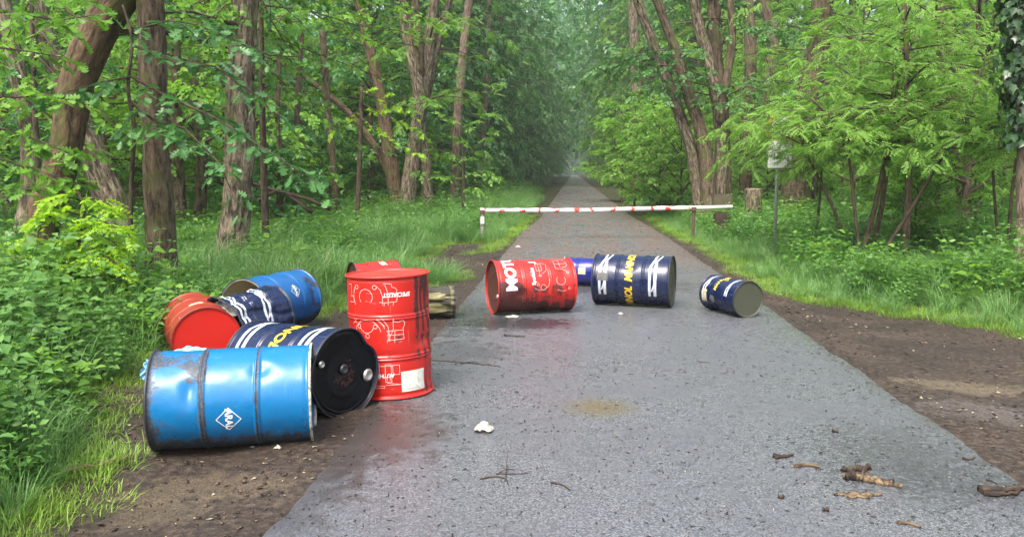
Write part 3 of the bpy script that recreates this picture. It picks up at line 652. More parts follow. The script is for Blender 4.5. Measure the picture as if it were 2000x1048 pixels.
for k, (pts, Y, lb) in enumerate(sap):
    t = tree_root('robinia_sapling', pts[0][0], pts[0][1], Y, lb)
    _, P, R = stem_part('trunk', pts, Y, MAT['bark_dark'] if k in (3, 4, 5, 6, 7) else MAT['bark'], t, 10, .002, .08, flare=0)
    zt = P[-1][2]; lo = 1.8; big = pts[0][2] >= 10
    LB = random_limbs(P, R, rs, 28 if k == 0 else (19 if big else 12), 2.3 if big else 1.6, lo, min(zt, 5.6), .35, .4, None, .38)
    crown_for(t, LB, rs, 'pinnate', .205, MAT['robinia'], spacing=.19, tl=.55, dens=13, droop=.2, wr=.003)
# branch in front of the sign
# ------------------------------------------------------------------ forest of repeated trees
VR = {}
VR['lindenA'] = variant('lindenA', seed=1, Ht=8.5, r0=.11, base=1.3, cr=3.0, nl=40, tpl='cluster2', size=.27, dens=11, droop=.2, spacing=.32, tl=.85)
VR['lindenB'] = variant('lindenB', seed=2, Ht=6.5, r0=.07, base=.7, cr=2.6, nl=34, tpl='cluster', size=.26, dens=11, droop=.15, spacing=.3, tl=.8)
VR['robA'] = variant('robA', seed=3, Ht=7.5, r0=.05, base=1.2, cr=2.6, nl=34, tpl='pinnate', size=.23, dens=11, droop=.25, spacing=.3, tl=.8)
VR['robB'] = variant('robB', seed=4, Ht=5.5, r0=.035, base=.9, cr=2.2, nl=26, tpl='pinnate', size=.22, dens=11, droop=.2, spacing=.3, tl=.7)
VR['beechA'] = variant('beechA', seed=5, Ht=22, r0=.32, base=2.2, cr=6.0, nl=95, tpl='cluster2', size=.42, dens=8, droop=.35, spacing=.5, tl=1.4, elev=.2, lean=.015, prof='mid')
VR['beechB'] = variant('beechB', seed=6, Ht=19, r0=.26, base=1.6, cr=5.0, nl=85, tpl='cluster', size=.44, dens=8, droop=.4, spacing=.48, tl=1.3, elev=.15, lean=.02, prof='mid')
VR['tallA'] = variant('tallA', seed=7, Ht=24, r0=.27, base=9, cr=5.0, nl=50, tpl='cluster2', size=.45, dens=8, droop=.2, spacing=.5, tl=1.3, lean=.02, furrow=.03)
VR['tallB'] = variant('tallB', seed=8, Ht=21, r0=.22, base=7, cr=4.5, nl=46, tpl='cluster', size=.45, dens=8, droop=.2, spacing=.5, tl=1.2, lean=.04, furrow=.03)
VR['bush'] = variant('bush', seed=9, Ht=2.4, r0=.03, base=.15, cr=1.5, nl=26, tpl='cluster2', size=.24, dens=13, droop=.12, spacing=.24, tl=.5, elev=.5)
def ppx(x, y, z=2.0):
    d = np.array([x, y, z]) - CAM; q = d @ fw; return CX + F * (d @ rt) / q, CY - F * (d @ up) / q
rs = np.random.RandomState(11); placed = []
def ok(x, y, dmin):
    for a, b in placed:
        if (a - x) ** 2 + (b - y) ** 2 < dmin * dmin: return False
    return True
def inview(x, y, m=330): px, _ = ppx(x, y); return -m < px < 2000 + m
kinds = {'lindenA': ('understorey_tree', 'light green broadleaved tree filling the understorey', 'tree', 'understorey broadleaved trees'), 'lindenB': ('understorey_tree', 'light green broadleaved tree filling the understorey', 'tree', 'understorey broadleaved trees'),
         'robA': ('young_robinia_tree', 'young feathery robinia among the saplings right of the road', 'tree', 'young robinias beyond the barrier'), 'robB': ('young_robinia_tree', 'young feathery robinia among the saplings right of the road', 'tree', 'young robinias beyond the barrier'),
         'beechA': ('beech_tree', 'dark green beech with drooping boughs lining the avenue', 'tree', 'beeches along the far avenue'), 'beechB': ('beech_tree', 'dark green beech with drooping boughs lining the avenue', 'tree', 'beeches along the far avenue'),
         'tallA': ('forest_tree', 'tall bare stemmed forest tree standing deeper in the woods', 'tree', 'tall forest trees'), 'tallB': ('forest_tree', 'tall bare stemmed forest tree standing deeper in the woods', 'tree', 'tall forest trees'),
         'bush': ('bush', 'low leafy bush growing on the forest floor', 'bush', 'bushes on the forest floor')}
def put(var, x, y, sc, leafm, bark='bark', sxy=None, rz=None):
    k = kinds[var]; placed.append((x, y)); return place_tree(k[0], VR[var], x, y, rs.uniform(0, 6.28) if rz is None else rz, sc, MAT[bark], MAT[leafm], k[1], k[2], k[3], sxy=sxy)
NT = 0
# near understorey, left: y 16..40
for _ in range(900):
    y = rs.uniform(13.6, 42); x = -rs.uniform(5, 34); px, _p = ppx(x, y)
    if not inview(x, y, 200): continue
    half = 2.4 * F / y
    if y < 27 and px + half > 690 and px - half < 905: continue
    if px > 850 and y < 38 : continue
    if x > -6.5 or (y < 16 and x > -9.5): continue
    if ok(x, y, 2.5): put(rs.choice(['lindenA', 'lindenB', 'lindenA']), x, y, rs.uniform(.8, 1.25), rs.choice(['linden', 'linden', 'maple', 'oak']), 'bark'); NT += 1
    if NT > 80: break
# right
NT = 0
for _ in range(900):
    y = rs.uniform(16.5, 42); x = rs.uniform(5, 34); px, _p = ppx(x, y)
    if not inview(x, y, 200): continue
    half = 2.3 * F / y
    if y < 27 and px - half < (1500 if y < 24 else 1435): continue
    if px < 1290: continue
    if y < 18.5 and abs(px - 1520) < half: continue
    if ok(x, y, 2.4): put(rs.choice(['robA', 'robB', 'lindenB']), x, y, rs.uniform(.85, 1.3), 'robinia' if rs.rand() < .75 else 'maple', 'bark_dark'); NT += 1
    if NT > 70: break
# avenue walls
for side in (-1, 1):
    y = 36.0
    while y < 300:
        x = side * (7.6 + rs.uniform(-.8, 1.2)) if y < 80 else side * (7.0 + rs.uniform(-.8, .8))
        if not (side > 0 and y < 44): put(rs.choice(['beechA', 'beechB']), x, y, rs.uniform(.85, 1.15), 'beech' if (side < 0 or rs.rand() < .5) else 'linden')
        y += rs.uniform(5.0, 7.5) if y < 120 else rs.uniform(9, 13)
NT = 0
for _ in range(1500):
    y = rs.uniform(28, 130); x = rs.choice([-1, 1]) * rs.uniform(11, 75)
    if not inview(x, y, 200) or not ok(x, y, 4.6): continue
    v = rs.choice(['tallA', 'tallB', 'beechA', 'beechB', 'lindenA']) if y > 42 else rs.choice(['tallA', 'tallB', 'lindenA'])
    put(v, x, y, rs.uniform(.85, 1.15), rs.choice(['linden', 'linden', 'beech', 'oak']), rs.choice(['bark', 'bark_pale'])); NT += 1
    if NT > 110: break
# bushes along the avenue and under the trees
NT = 0
for _ in range(700):
    y = rs.uniform(13, 60); x = rs.choice([-1, 1]) * rs.uniform(4.8, 22); px, _p = ppx(x, y)
    if not inview(x, y, 60): continue
    if y < 27 and (690 < px < 860 or 1340 < px < 1560): continue
    if 860 <= px < 1340 and y < 34: continue
    if x < 0 and y < 16: continue
    if ok(x, y, 1.7): put('bush', x, y, rs.uniform(.55, 1.0), rs.choice(['linden', 'nettle', 'oak', 'robinia']) if x < 0 else rs.choice(['robinia', 'linden', 'maple'])); NT += 1
    if NT > 90: break
for (px, py, Y, s, lf) in [(1240, 360, 34, 1.7, 'maple'), (1290, 380, 31, 1.5, 'robinia'), (1330, 390, 29, 1.5, 'robinia'), (1215, 350, 44, 2.0, 'linden')]:
    q = at(px, py, Y); put('bush', q[0], Y, s, lf)
# distant woods behind everything
L = Leaves(); n = 26000; a = rs.uniform(-1.15, 1.15, n); d = rs.uniform(95, 330, n); x = CAMX + np.sin(a) * d; y = np.cos(a) * d; z = rs.uniform(.2, 26, n) * rs.uniform(.3, 1, n) ** .3
k = (np.abs(x) > 11) & (y > 60); x, y, z = x[k], y[k], z[k]
L.add(np.stack([x, y, z], -1), rs.normal(0, 1, (len(x), 3)) - [0, 0, .4], UPV + rs.normal(0, .6, (len(x), 3)), rs.uniform(1.6, 3.4, len(x)))
n = 3000; L.add(np.stack([rs.uniform(-14, 14, n), rs.uniform(395, 425, n), rs.uniform(-.5, 22, n)], -1), rs.normal(0, 1, (n, 3)) - [0, 0, .4], UPV + rs.normal(0, .6, (n, 3)), rs.uniform(1.2, 2.4, n))
link('distant_woods', leaves_mesh('distant_woods', L, 'cluster2'), MAT['beech'], kind='stuff')
# crowns closing the avenue far off
L = Leaves(); n = 9000; y = rs.uniform(75, 400, n); x = rs.normal(0, 5, n); z = np.where(y < 120, 8, 4.5) + np.abs(y - 120) * .02 + rs.uniform(0, 1, n) ** .8 * 34; k = (z > 4.5 + np.abs(x) * .0) ; 
L.add(np.stack([x, y, z], -1)[k], (rs.normal(0, 1, (n, 3)) - [0, 0, .5])[k], (UPV + rs.normal(0, .5, (n, 3)))[k], rs.uniform(1.0, 2.0, n)[k])
link('avenue_canopy', leaves_mesh('avenue_canopy', L, 'cluster2'), MAT['oak'], kind='stuff')

# ------------------------------------------------------------------ undergrowth (uncountable): clumps scattered on points
def blades(rs, n, h, spread, w, bend):
    V = []; T = []; b = 0
    for k in range(n):
        a = rs.uniform(0, 6.28); r = spread * sqrt(rs.rand()); p = np.array([cos(a) * r, sin(a) * r, -.03]); a2 = a + rs.normal(0, .7); d = np.array([cos(a2), sin(a2), 0]); s = np.array([-d[1], d[0], 0])
        hh = h * rs.uniform(.5, 1.15); bd = bend * rs.uniform(.4, 1.3) * hh; ww = w * rs.uniform(.7, 1.3)
        for i, tt in enumerate((0, .4, .75)):
            c = p + d * bd * tt ** 1.8 + UPV * hh * (tt - .25 * tt * tt * bend); V += [c - s * ww * (1 - tt * .5), c + s * ww * (1 - tt * .5)]
        V.append(p + d * bd * 1.05 + UPV * hh * (1 - .32 * bend)); T += [[b, b + 1, b + 3], [b, b + 3, b + 2], [b + 2, b + 3, b + 5], [b + 2, b + 5, b + 4], [b + 4, b + 5, b + 6]]; b += 7
    return np.array(V), np.array(T)
def herb(rs, stems, h, leaf, pairs, spread, tpl='oval'):
    acc = Acc(); L = Leaves()
    for k in range(stems):
        a = rs.uniform(0, 6.28); r = spread * sqrt(rs.rand()); p = np.array([cos(a) * r, sin(a) * r, -.05]); hh = h * rs.uniform(.6, 1.1); ln = np.array([cos(a), sin(a), 0]) * .25 * hh + rs.normal(0, .05, 3)
        pts = np.array([p, p + ln * .3 + UPV * hh * .5, p + ln + UPV * hh]); V, Q, T3, bk = tube(pts, np.array([.004, .003, .002]), 3, False); acc.add(V, Q)
        for j in range(pairs):
            tt = .2 + .8 * j / (pairs - 1); c = p + ln * tt + UPV * hh * tt; b = j * 1.57 + k; sz = leaf * (1 - .5 * abs(tt - .55))
            for s in (0, pi):
                dd = np.array([cos(b + s), sin(b + s), -.15 + .3 * tt]); L.add((c + dd * .01)[None], dd[None] + rs.normal(0, .15, (1, 3)), (UPV + rs.normal(0, .3, 3))[None], np.array([sz * rs.uniform(.8, 1.2)]))
    p, d, n, s = L.arr(); V0, T0 = TPL[tpl]; R = leaf_frames(d, n) * s[:, None, None]; V = np.einsum('nij,kj->nki', R, V0) + p[:, None]
    T = (T0[None] + (np.arange(len(p)) * len(V0))[:, None, None]).reshape(-1, 3); acc.add(V.reshape(-1, 3), None, T); return acc
def scatter(name, sources, pts, rots, scl, idx):
    col = bpy.data.collections.new(name + '_sources')
    for k, (me, mat) in enumerate(sources):
        o = bpy.data.objects.new('%s_clump_%02d' % (name, k), me); me.materials.clear(); me.materials.append(mat); col.objects.link(o)
    me = to_mesh(name, pts, [], None) if False else bpy.data.meshes.new(name)
    me.vertices.add(len(pts)); me.vertices.foreach_set('co', np.asarray(pts, np.float32).ravel())
    for nm, v, ty in (('rot', rots, 'FLOAT_VECTOR'), ('scl', scl, 'FLOAT'), ('idx', idx, 'INT')):
        a = me.attributes.new(nm, ty, 'POINT'); a.data.foreach_set('vector' if ty == 'FLOAT_VECTOR' else 'value', np.asarray(v, np.int32 if ty == 'INT' else np.float32).ravel())
    o = link(name, me, None, kind='stuff')
    g = bpy.data.node_groups.new(name, 'GeometryNodeTree'); g.interface.new_socket('Geometry', in_out='INPUT', socket_type='NodeSocketGeometry'); g.interface.new_socket('Geometry', in_out='OUTPUT', socket_type='NodeSocketGeometry')
    gi = g.nodes.new('NodeGroupInput'); go = g.nodes.new('NodeGroupOutput'); iop = g.nodes.new('GeometryNodeInstanceOnPoints'); ci = g.nodes.new('GeometryNodeCollectionInfo')
    ci.inputs['Collection'].default_value = col; ci.inputs['Separate Children'].default_value = True; ci.inputs['Reset Children'].default_value = True; iop.inputs['Pick Instance'].default_value = True
    def na(n, t): x = g.nodes.new('GeometryNodeInputNamedAttribute'); x.data_type = t; x.inputs['Name'].default_value = n; return next(s for s in x.outputs if s.enabled and s.name == 'Attribute')
    g.links.new(gi.outputs[0], iop.inputs['Points']); g.links.new(ci.outputs[0], iop.inputs['Instance']); g.links.new(na('idx', 'INT'), iop.inputs['Instance Index'])
    g.links.new(na('rot', 'FLOAT_VECTOR'), iop.inputs['Rotation']); g.links.new(na('scl', 'FLOAT'), iop.inputs['Scale']); g.links.new(iop.outputs[0], go.inputs[0])
    md = o.modifiers.new('scatter', 'NODES'); md.node_group = g; return o
def sample(n, xr, yr, f, rs):
    x = rs.uniform(*xr, n); y = rs.uniform(0, 1, n) ** 1.6 * (yr[1] - yr[0]) + yr[0]; g = green(x, y); p = f(x, y, g); px = CX + F * ((x - CAMX) * cos(YAW) + y * sin(YAW)) / (y * cos(YAW) - (x - CAMX) * sin(YAW) + .01)
    k = (rs.rand(n) < p) & (px > -260) & (px < 2260); return x[k], y[k], g[k]
rs = np.random.RandomState(5)
def do_scatter(name, sources, n, xr, yr, f, smin, smax, tilt=.12, sf=None):
    x, y, g = sample(n, xr, yr, f, rs); z = Hh(x, y); m = len(x)
    rot = np.stack([rs.normal(0, tilt, m), rs.normal(0, tilt, m), rs.uniform(0, 6.28, m)], -1); sc = rs.uniform(smin, smax, m) * (1 + np.clip(y - 15, 0, 60) * .012)
    if sf is not None: sc = sc * sf(x, y, g)
    return scatter(name, sources, np.stack([x, y, z], -1), rot, sc, rs.randint(0, len(sources), m)), m
G1 = [(to_mesh('c', *blades(rs, 46, h, .13, .0035, b), None, False), MAT['grass']) for h, b in ((.42, .9), (.5, .7), (.36, 1.1))]
turf = [(to_mesh('c', *blades(rs, 60, h, .16, .0025, .8), None, False), MAT['turf']) for h in (.09, .12)]
Hb = [(herb(rs, 6, h, lf, 6, .16).mesh('c', False), MAT['nettle']) for h, lf in ((.55, .11), (.45, .09), (.65, .12))]
Hb += [(herb(rs, 5, .60, .13, 5, .15, 'oval').mesh('c', False), MAT['linden']), (herb(rs, 9, .38, .06, 8, .16).mesh('c', False), MAT['grass']), (herb(rs, 5, .75, .085, 7, .14, 'rhomb').mesh('c', False), MAT['nettle']), (to_mesh('c', *blades(rs, 34, .62, .12, .004, .9), None, False), MAT['grass'])]
clus = lambda x, y, s, sd: n2(x, y, s, sd)
_, c1 = do_scatter('grass', G1, 75000, (-16, 16), (2.2, 45), lambda x, y, g: np.where(g > .25, np.clip(1.35 - g * .16, .35, 1), 0) * sstep(.36, .46, clus(x, y, .9, 61) + .12 * (y > 8)) * np.where((y < 7.5) & (x < 0) & (g > .35), .8, 1) * np.clip(26 / (y + 6), .3, 1), .55, 1.25, sf=lambda x, y, g: (.62 + .38 * sstep(.2, 1.3, g)) * (1 + .2 * (y > 9) * (x < 0)) * np.where(x > 0, .72, 1))
_, c2 = do_scatter('short_grass', turf, 26000, (-6, 7), (2.2, 30), lambda x, y, g: np.where((g > -.10) & (g < .8), 1, 0) * sstep(-.1, .1, g + (clus(x, y, 4, 71) - .45) * .5), .6, 1.2)
_, c3 = do_scatter('nettles', Hb, 85000, (-24, 24), (2.2, 60), lambda x, y, g: np.where(g > .2, np.where((x < 0) & (y < 9), sstep(.1, .5, g), sstep(.3, 1.3, g)), 0) * sstep(.40, .54, clus(x, y, .7, 62) + .30 * (x < 0) * (y < 9) + .10 * (x > 0) * (g > 1)) * np.clip(24 / (y + 4), .3, 1), .42, 1.25, sf=lambda x, y, g: (.6 + .4 * sstep(.3, 1.5, g)) * (1 + .3 * (y < 8)))
print('scatter', c1, c2, c3, STAT)

# ------------------------------------------------------------------ drums
def paint(name, base, grime=(.03, .03, .03), rough=.28, metal=0., blot=.5, scratch=(.25, .25, .25), sc_amt=.5, dirt=(.06, .045, .035), spec=.5):
    m = M(name); b = m.attr('bk'); gr = m.attr('grime', 'Fac'); n1 = m.noise(b, 9, 6, .7); n2_ = m.noise(m.mapv(b, (6, 6, 60)), 1, 4, .6); n3 = m.noise(b, 55, 4, .7); n4 = m.noise(m.mapv(b, (60, 60, 5)), 1, 3, .6)
    gr = m.mth('ADD', gr, .06)
    f = m.rng(m.mth('ADD', gr, m.mth('MULTIPLY', m.mth('SUBTRACT', m.mth('ADD', m.mth('MULTIPLY', n1, .6), m.mth('MULTIPLY', n3, .4)), .5), 2.2)), .42, .62)
    col = m.mix(m.mth('MULTIPLY', m.rng(n1, .45, .75), blot * .5), base, dirt)
    s1 = m.rng(n2_, .66, .72); s2 = m.rng(n4, .68, .74)
    col = m.mix(m.mth('MULTIPLY', m.mth('MAXIMUM', s1, s2), sc_amt), col, scratch)
    col = m.mix(m.mth('MULTIPLY', f, .9), col, m.mix(m.rng(n3, .5, .62), grime, tuple(min(1, g * 2.6 + .01) for g in grime)))
    r = m.mth('ADD', m.mth('MULTIPLY', n1, .22), rough - .08); r = m.mth('ADD', r, m.mth('MULTIPLY', f, .25))
    wav = m.noise(b, 4.5, 2, .5); hb = m.mth('ADD', m.mth('MULTIPLY', wav, 1.), m.mth('MULTIPLY', n3, .03))
    return m.done(m.princ(col, r, metal, spec, m.bump(hb, .5, .02)))
def flat(name, base, rough=.45, dirt=(.05, .045, .04), amt=.6, sc=18, thr=.5, metal=0.):
    m = M(name); b = m.coord('Object'); n = m.noise(b, sc, 5, .7); n5 = m.noise(b, sc * 6, 3, .6)
    col = m.mix(m.mth('MULTIPLY', m.rng(m.mth('ADD', m.mth('MULTIPLY', n, .7), m.mth('MULTIPLY', n5, .3)), thr, thr + .14), amt), base, dirt); return m.done(m.princ(col, rough, metal, .4, m.bump(n5, .15, .003)))
MAT['white_print'] = flat('white_print', (.72, .72, .70), .4, (.2, .2, .2), .5, 25, .52)
MAT['pale_line'] = flat('pale_line_print', (.75, .42, .38), .4, (.6, .05, .03), .55, 40, .5)
MAT['silver_print'] = flat('silver_print', (.52, .56, .60), .35, (.10, .11, .13), .8, 16, .52)
MAT['yellow_print'] = flat('yellow_print', (.80, .52, .03), .4, (.25, .16, .03), .5, 25, .55)
MAT['paper'] = flat('paper_label', (.62, .62, .55), .7, (.25, .24, .2), .6, 30, .5)
MAT['paper_yellow'] = flat('stained_paper_label', (.50, .47, .33), .7, (.16, .14, .08), .7, 26, .45)
MAT['paper_grey'] = flat('grey_paper_label', (.13, .13, .125), .8, (.04, .04, .04), .6, 30, .45)
MAT['print_text'] = flat('faint_grey_print', (.28, .28, .26), .7, (.5, .5, .45), .4, 60, .5)
MAT['cream_rim'] = flat('cream_rusty_rim', (.55, .50, .36), .5, (.05, .035, .02), .95, 30, .46)
MAT['dark_rim'] = flat('dark_rusty_rim', (.03, .03, .035), .4, (.16, .12, .09), .5, 30, .58)
MAT['steel'] = flat('dull_steel', (.42, .42, .40), .35, (.10, .08, .06), .7, 60, .5, .6)
MAT['liner'] = flat('cream_drum_lining', (.50, .44, .30), .5, (.2, .15, .08), .6, 8, .5)

class Drum:
    def __init__(s, name, label, cen, yaw, tilt, L=.88, R=.2825, axis=None, roll=0., dents=(), cat='oil drum', hoops=(1 / 3., 2 / 3.), hoop_h=.009, seed=0, group='oil drums dumped across the forest road', crump=0., chime=.0085):
        a = np.array([cos(yaw) * cos(tilt), sin(yaw) * cos(tilt), sin(tilt)]) if axis is None else np.array(axis, float); a /= np.linalg.norm(a)
        ref = UPV if abs(a[2]) < .8 else np.array([0, -1., 0]); ex = ref - a * (ref @ a); ex /= np.linalg.norm(ex); ey = np.cross(a, ex)
        ex, ey = ex * cos(roll) + ey * sin(roll), ey * cos(roll) - ex * sin(roll)
        s.a, s.ex, s.ey, s.L, s.R, s.dents, s.hoops, s.hh, s.seed, s.crump, s.chime = a, ex, ey, L, R, dents, hoops, hoop_h, seed, crump, chime
        rr_ = np.random.RandomState(seed + 50); s.dents = list(dents) + [(rr_.uniform(0, 6.28), rr_.uniform(.1, .9) * L, rr_.uniform(.004, .019), rr_.uniform(.12, .35), rr_.uniform(.03, .09)) for _ in range(11)]; s.cen = np.array(cen, float); s.root = empty(name, (cen[0], cen[1], surf(cen[0], cen[1]))); s.o = np.array(s.root.location); tag(s.root, label, cat, group)
    def rad(s, th, z):
        th = np.asarray(th, float); z = np.asarray(z, float); r = s.R + 0 * th + 0 * z
        for h in s.hoops: d = (z - h * s.L); r = r + s.hh * (np.exp(-((d - .009) / .008) ** 2) + np.exp(-((d + .009) / .008) ** 2)) - .003 * np.exp(-(np.abs(d) / .03) ** 2)
        e = np.minimum(z, s.L - z); r = r + s.chime * np.clip(1 - np.abs(e - .007) / .007, 0, 1) ** .5 - .003 * np.exp(-((e - .026) / .008) ** 2)
        for (t0, z0, dep, wt, wz) in s.dents:
            dt = (th - t0 + pi) % (2 * pi) - pi; r = r - dep * np.exp(-(dt / wt) ** 2 - ((z - z0) / wz) ** 2)
        w = np.stack([np.cos(th) * 1.6, np.sin(th) * 1.6, z * 2.2 + s.seed * 3.1], -1); r = r + (fbm(w, 2, s.seed) - .38) * .011
        if s.crump:
            q = fbm(w * 1.5 + 3, 3, s.seed + 3); q2 = 1 - np.abs(2 * vnoise(w * 2.2, s.seed + 7) - 1); r = r - s.crump * (sstep(.35, .65, q) + .5 * q2 ** 3)
        return r
    def P(s, th, z, off=0., r=None):
        r = s.rad(th, z) + off if r is None else r; z = np.asarray(z, float)
        return s.cen - s.o + s.a * (z - s.L / 2)[..., None] + r[..., None] * (np.cos(th)[..., None] * s.ex + np.sin(th)[..., None] * s.ey)
    def body(s, mat, grime=None, inner=None, nu=144):
        zs = set(np.linspace(0, s.L, 90)); 
        for h in s.hoops:
            for d in np.linspace(-.036, .036, 25): zs.add(h * s.L + d)
        for d in (0, .002, .005, .007, .009, .012, .014, .018, .024, .03): zs.add(d); zs.add(s.L - d)
        zs = np.array(sorted(z for z in zs if 0 <= z <= s.L)); th = np.linspace(0, 2 * pi, nu, endpoint=False); Z, TH = np.meshgrid(zs, th, indexing='ij')
        V = s.P(TH, Z); k = len(zs); i, j = np.meshgrid(np.arange(k - 1), np.arange(nu), indexing='ij'); j2 = (j + 1) % nu
        Q = np.stack([i * nu + j, i * nu + j2, (i + 1) * nu + j2, (i + 1) * nu + j], -1).reshape(-1, 4)
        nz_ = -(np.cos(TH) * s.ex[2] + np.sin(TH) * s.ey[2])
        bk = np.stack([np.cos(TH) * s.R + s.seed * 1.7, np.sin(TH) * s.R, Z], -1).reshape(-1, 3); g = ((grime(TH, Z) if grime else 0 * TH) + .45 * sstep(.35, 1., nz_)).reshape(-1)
        s.zs = zs; b = link('body', to_mesh('body', V.reshape(-1, 3), Q, {'bk': bk, 'grime': g}), mat, s.root)
        if inner:
            V2 = s.P(TH, Z, -.0035); link('inner_wall', to_mesh('inner_wall', V2.reshape(-1, 3), Q[:, ::-1]), inner, s.root)
        return b
    def ends(s, capm, rimm, which=(0, 1), grime=None, rims=(0, 1), depth=.014, rw=.0045, ribbed=True):
        th = np.linspace(0, 2 * pi, 96, endpoint=False)
        for e in rims:
            z = .004 if e == 0 else s.L - .004; c = s.P(th, z + 0 * th, .002); c = np.concatenate([c, c[:1]]); 
            n = len(th); ring = np.linspace(0, 2 * pi, 8, endpoint=False); rad = s.rad(th, z + 0 * th) + .001; V = []
            for q in ring: V.append(s.P(th, z + rw * 1.5 * np.sin(q) + 0 * th, r=rad + rw * np.cos(q)))
            V = np.stack(V, 1); i, j = np.meshgrid(np.arange(n), np.arange(8), indexing='ij'); i2 = (i + 1) % n; j2 = (j + 1) % 8
            Q = np.stack([i * 8 + j, i2 * 8 + j, i2 * 8 + j2, i * 8 + j2], -1).reshape(-1, 4); Q = Q if e == 1 else Q
            link('rim', to_mesh('rim', V.reshape(-1, 3), Q), rimm, s.root)
        for e in which:
            zc = depth if e == 0 else s.L - depth; sg = -1 if e == 0 else 1
            rr = [1., .985, .965, .93, .915, .90, .86, .70, .55, .5, .47, .3, .12, .02]; dz = [.011, .004, 0, 0, .004, 0, 0, 0, 0, .0035, 0, 0, 0, 0] if ribbed else [.011, .006, .002] + [0] * 11
            V = []; G = []; r0 = s.rad(th, zc + 0 * th) - .002
            for a_, b_ in zip(rr, dz):
                wob = (fbm(np.stack([np.cos(th) * a_ * 1.5, np.sin(th) * a_ * 1.5, 0 * th + s.seed], -1), 2, s.seed + e) - .4) * .014 * (1 - a_)
                V.append(s.P(th, zc + sg * (b_ + wob), r=r0 * a_))
            V = np.array(V); k = len(rr); nu = 96; i, j = np.meshgrid(np.arange(k - 1), np.arange(nu), indexing='ij'); j2 = (j + 1) % nu
            Q = np.stack([i * nu + j, i * nu + j2, (i + 1) * nu + j2, (i + 1) * nu + j], -1).reshape(-1, 4); T = [[(k - 1) * nu + j_, (k - 1) * nu + (j_ + 1) % nu, (k - 1) * nu + (j_ + 2) % nu] for j_ in range(0)]
            Vf = V.reshape(-1, 3); c = Vf[(k - 1) * nu:].mean(0); Vf = np.concatenate([Vf, c[None]]); T = np.array([[(k - 1) * nu + q, (k - 1) * nu + (q + 1) % nu, k * nu] for q in range(nu)])
            if e == 0: Q = Q[:, ::-1]; T = T[:, ::-1]
            A = np.array(rr)[:, None]; bk = np.stack([A * np.cos(th) * s.R + 4 + s.seed, A * np.sin(th) * s.R, 0 * A + 0 * th], -1).reshape(-1, 3); bk = np.concatenate([bk, [[4 + s.seed, 0, 0]]])
            gg = np.concatenate([(grime(A, th[None]) if grime else 0 * A * th).reshape(-1), [0.]])
            link('end_cap', to_mesh('end_cap', Vf, [Q, T], {'bk': bk, 'grime': gg}), capm, s.root)
    def bung(s, end, th, rf, r, mat=None):
        z = .014 if end == 0 else s.L - .014; sg = -1 if end == 0 else 1; c = s.cen - s.o + s.a * (z - s.L / 2) + s.R * rf * (cos(th) * s.ex + sin(th) * s.ey); pr = [(1.25, 0), (1.25, .004), (1., .006), (1., .012), (.75, .013), (.7, .008), (.05, .008)]
        V = []; q = np.linspace(0, 2 * pi, 20, endpoint=False)
        for a_, h in pr: V.append(c + s.a * sg * h + r * a_ * (np.cos(q)[:, None] * s.ex + np.sin(q)[:, None] * s.ey))
        V = np.concatenate(V); k = len(pr); i, j = np.meshgrid(np.arange(k - 1), np.arange(20), indexing='ij'); j2 = (j + 1) % 20
        Q = np.stack([i * 20 + j, i * 20 + j2, (i + 1) * 20 + j2, (i + 1) * 20 + j], -1).reshape(-1, 4)
        if sg < 0: Q = Q[:, ::-1]
        return link('bung', to_mesh('bung', V, [Q, np.array([[(k - 1) * 20, (k - 1) * 20 + 7, (k - 1) * 20 + 14]])]), mat or MAT['steel'], s.root)
    # decals: (z along the axis, arc length t from theta 0)
    def quads(s, polys, name, mat, off=.0018, parent=None):
        """polys: list of 4-point quads in (z,t), finely subdivided and wrapped"""
        V = []; Q = []; b = 0
        for n_, q in enumerate(polys):
            q = np.array(q, float); w1 = max(1, int(np.ceil(np.linalg.norm(q[1] - q[0]) / .009))); w2 = max(1, int(np.ceil(np.linalg.norm(q[3] - q[0]) / .009)))
            u, v = np.meshgrid(np.linspace(0, 1, w1 + 1), np.linspace(0, 1, w2 + 1), indexing='ij'); p = (q[0] * ((1 - u) * (1 - v))[..., None] + q[1] * (u * (1 - v))[..., None] + q[2] * (u * v)[..., None] + q[3] * ((1 - u) * v)[..., None])
            V.append(s.P(p[..., 1] / s.R, p[..., 0], off + .00012 * (n_ % 7)).reshape(-1, 3)); i, j = np.meshgrid(np.arange(w1), np.arange(w2), indexing='ij'); m2 = w2 + 1
            Q.append(np.stack([b + i * m2 + j, b + (i + 1) * m2 + j, b + (i + 1) * m2 + j + 1, b + i * m2 + j + 1], -1).reshape(-1, 4)); b += (w1 + 1) * m2
        return link(name, to_mesh(name, np.concatenate(V), np.concatenate(Q)), mat, parent or s.root)
    def lines(s, plist, w, name, mat, off=.0018):
        quads = []
        for pl_ in plist:
            pl_ = np.array(pl_, float)
            for p, q in zip(pl_[:-1], pl_[1:]):
                d = q - p; l = np.linalg.norm(d)
                if l < 1e-6: continue
                d /= l; n = np.array([-d[1], d[0]]) * w / 2; p2 = p - d * w * .3; q2 = q + d * w * .3; quads.append([p2 - n, q2 - n, q2 + n, p2 + n])
        return s.quads(quads, name, mat, off)
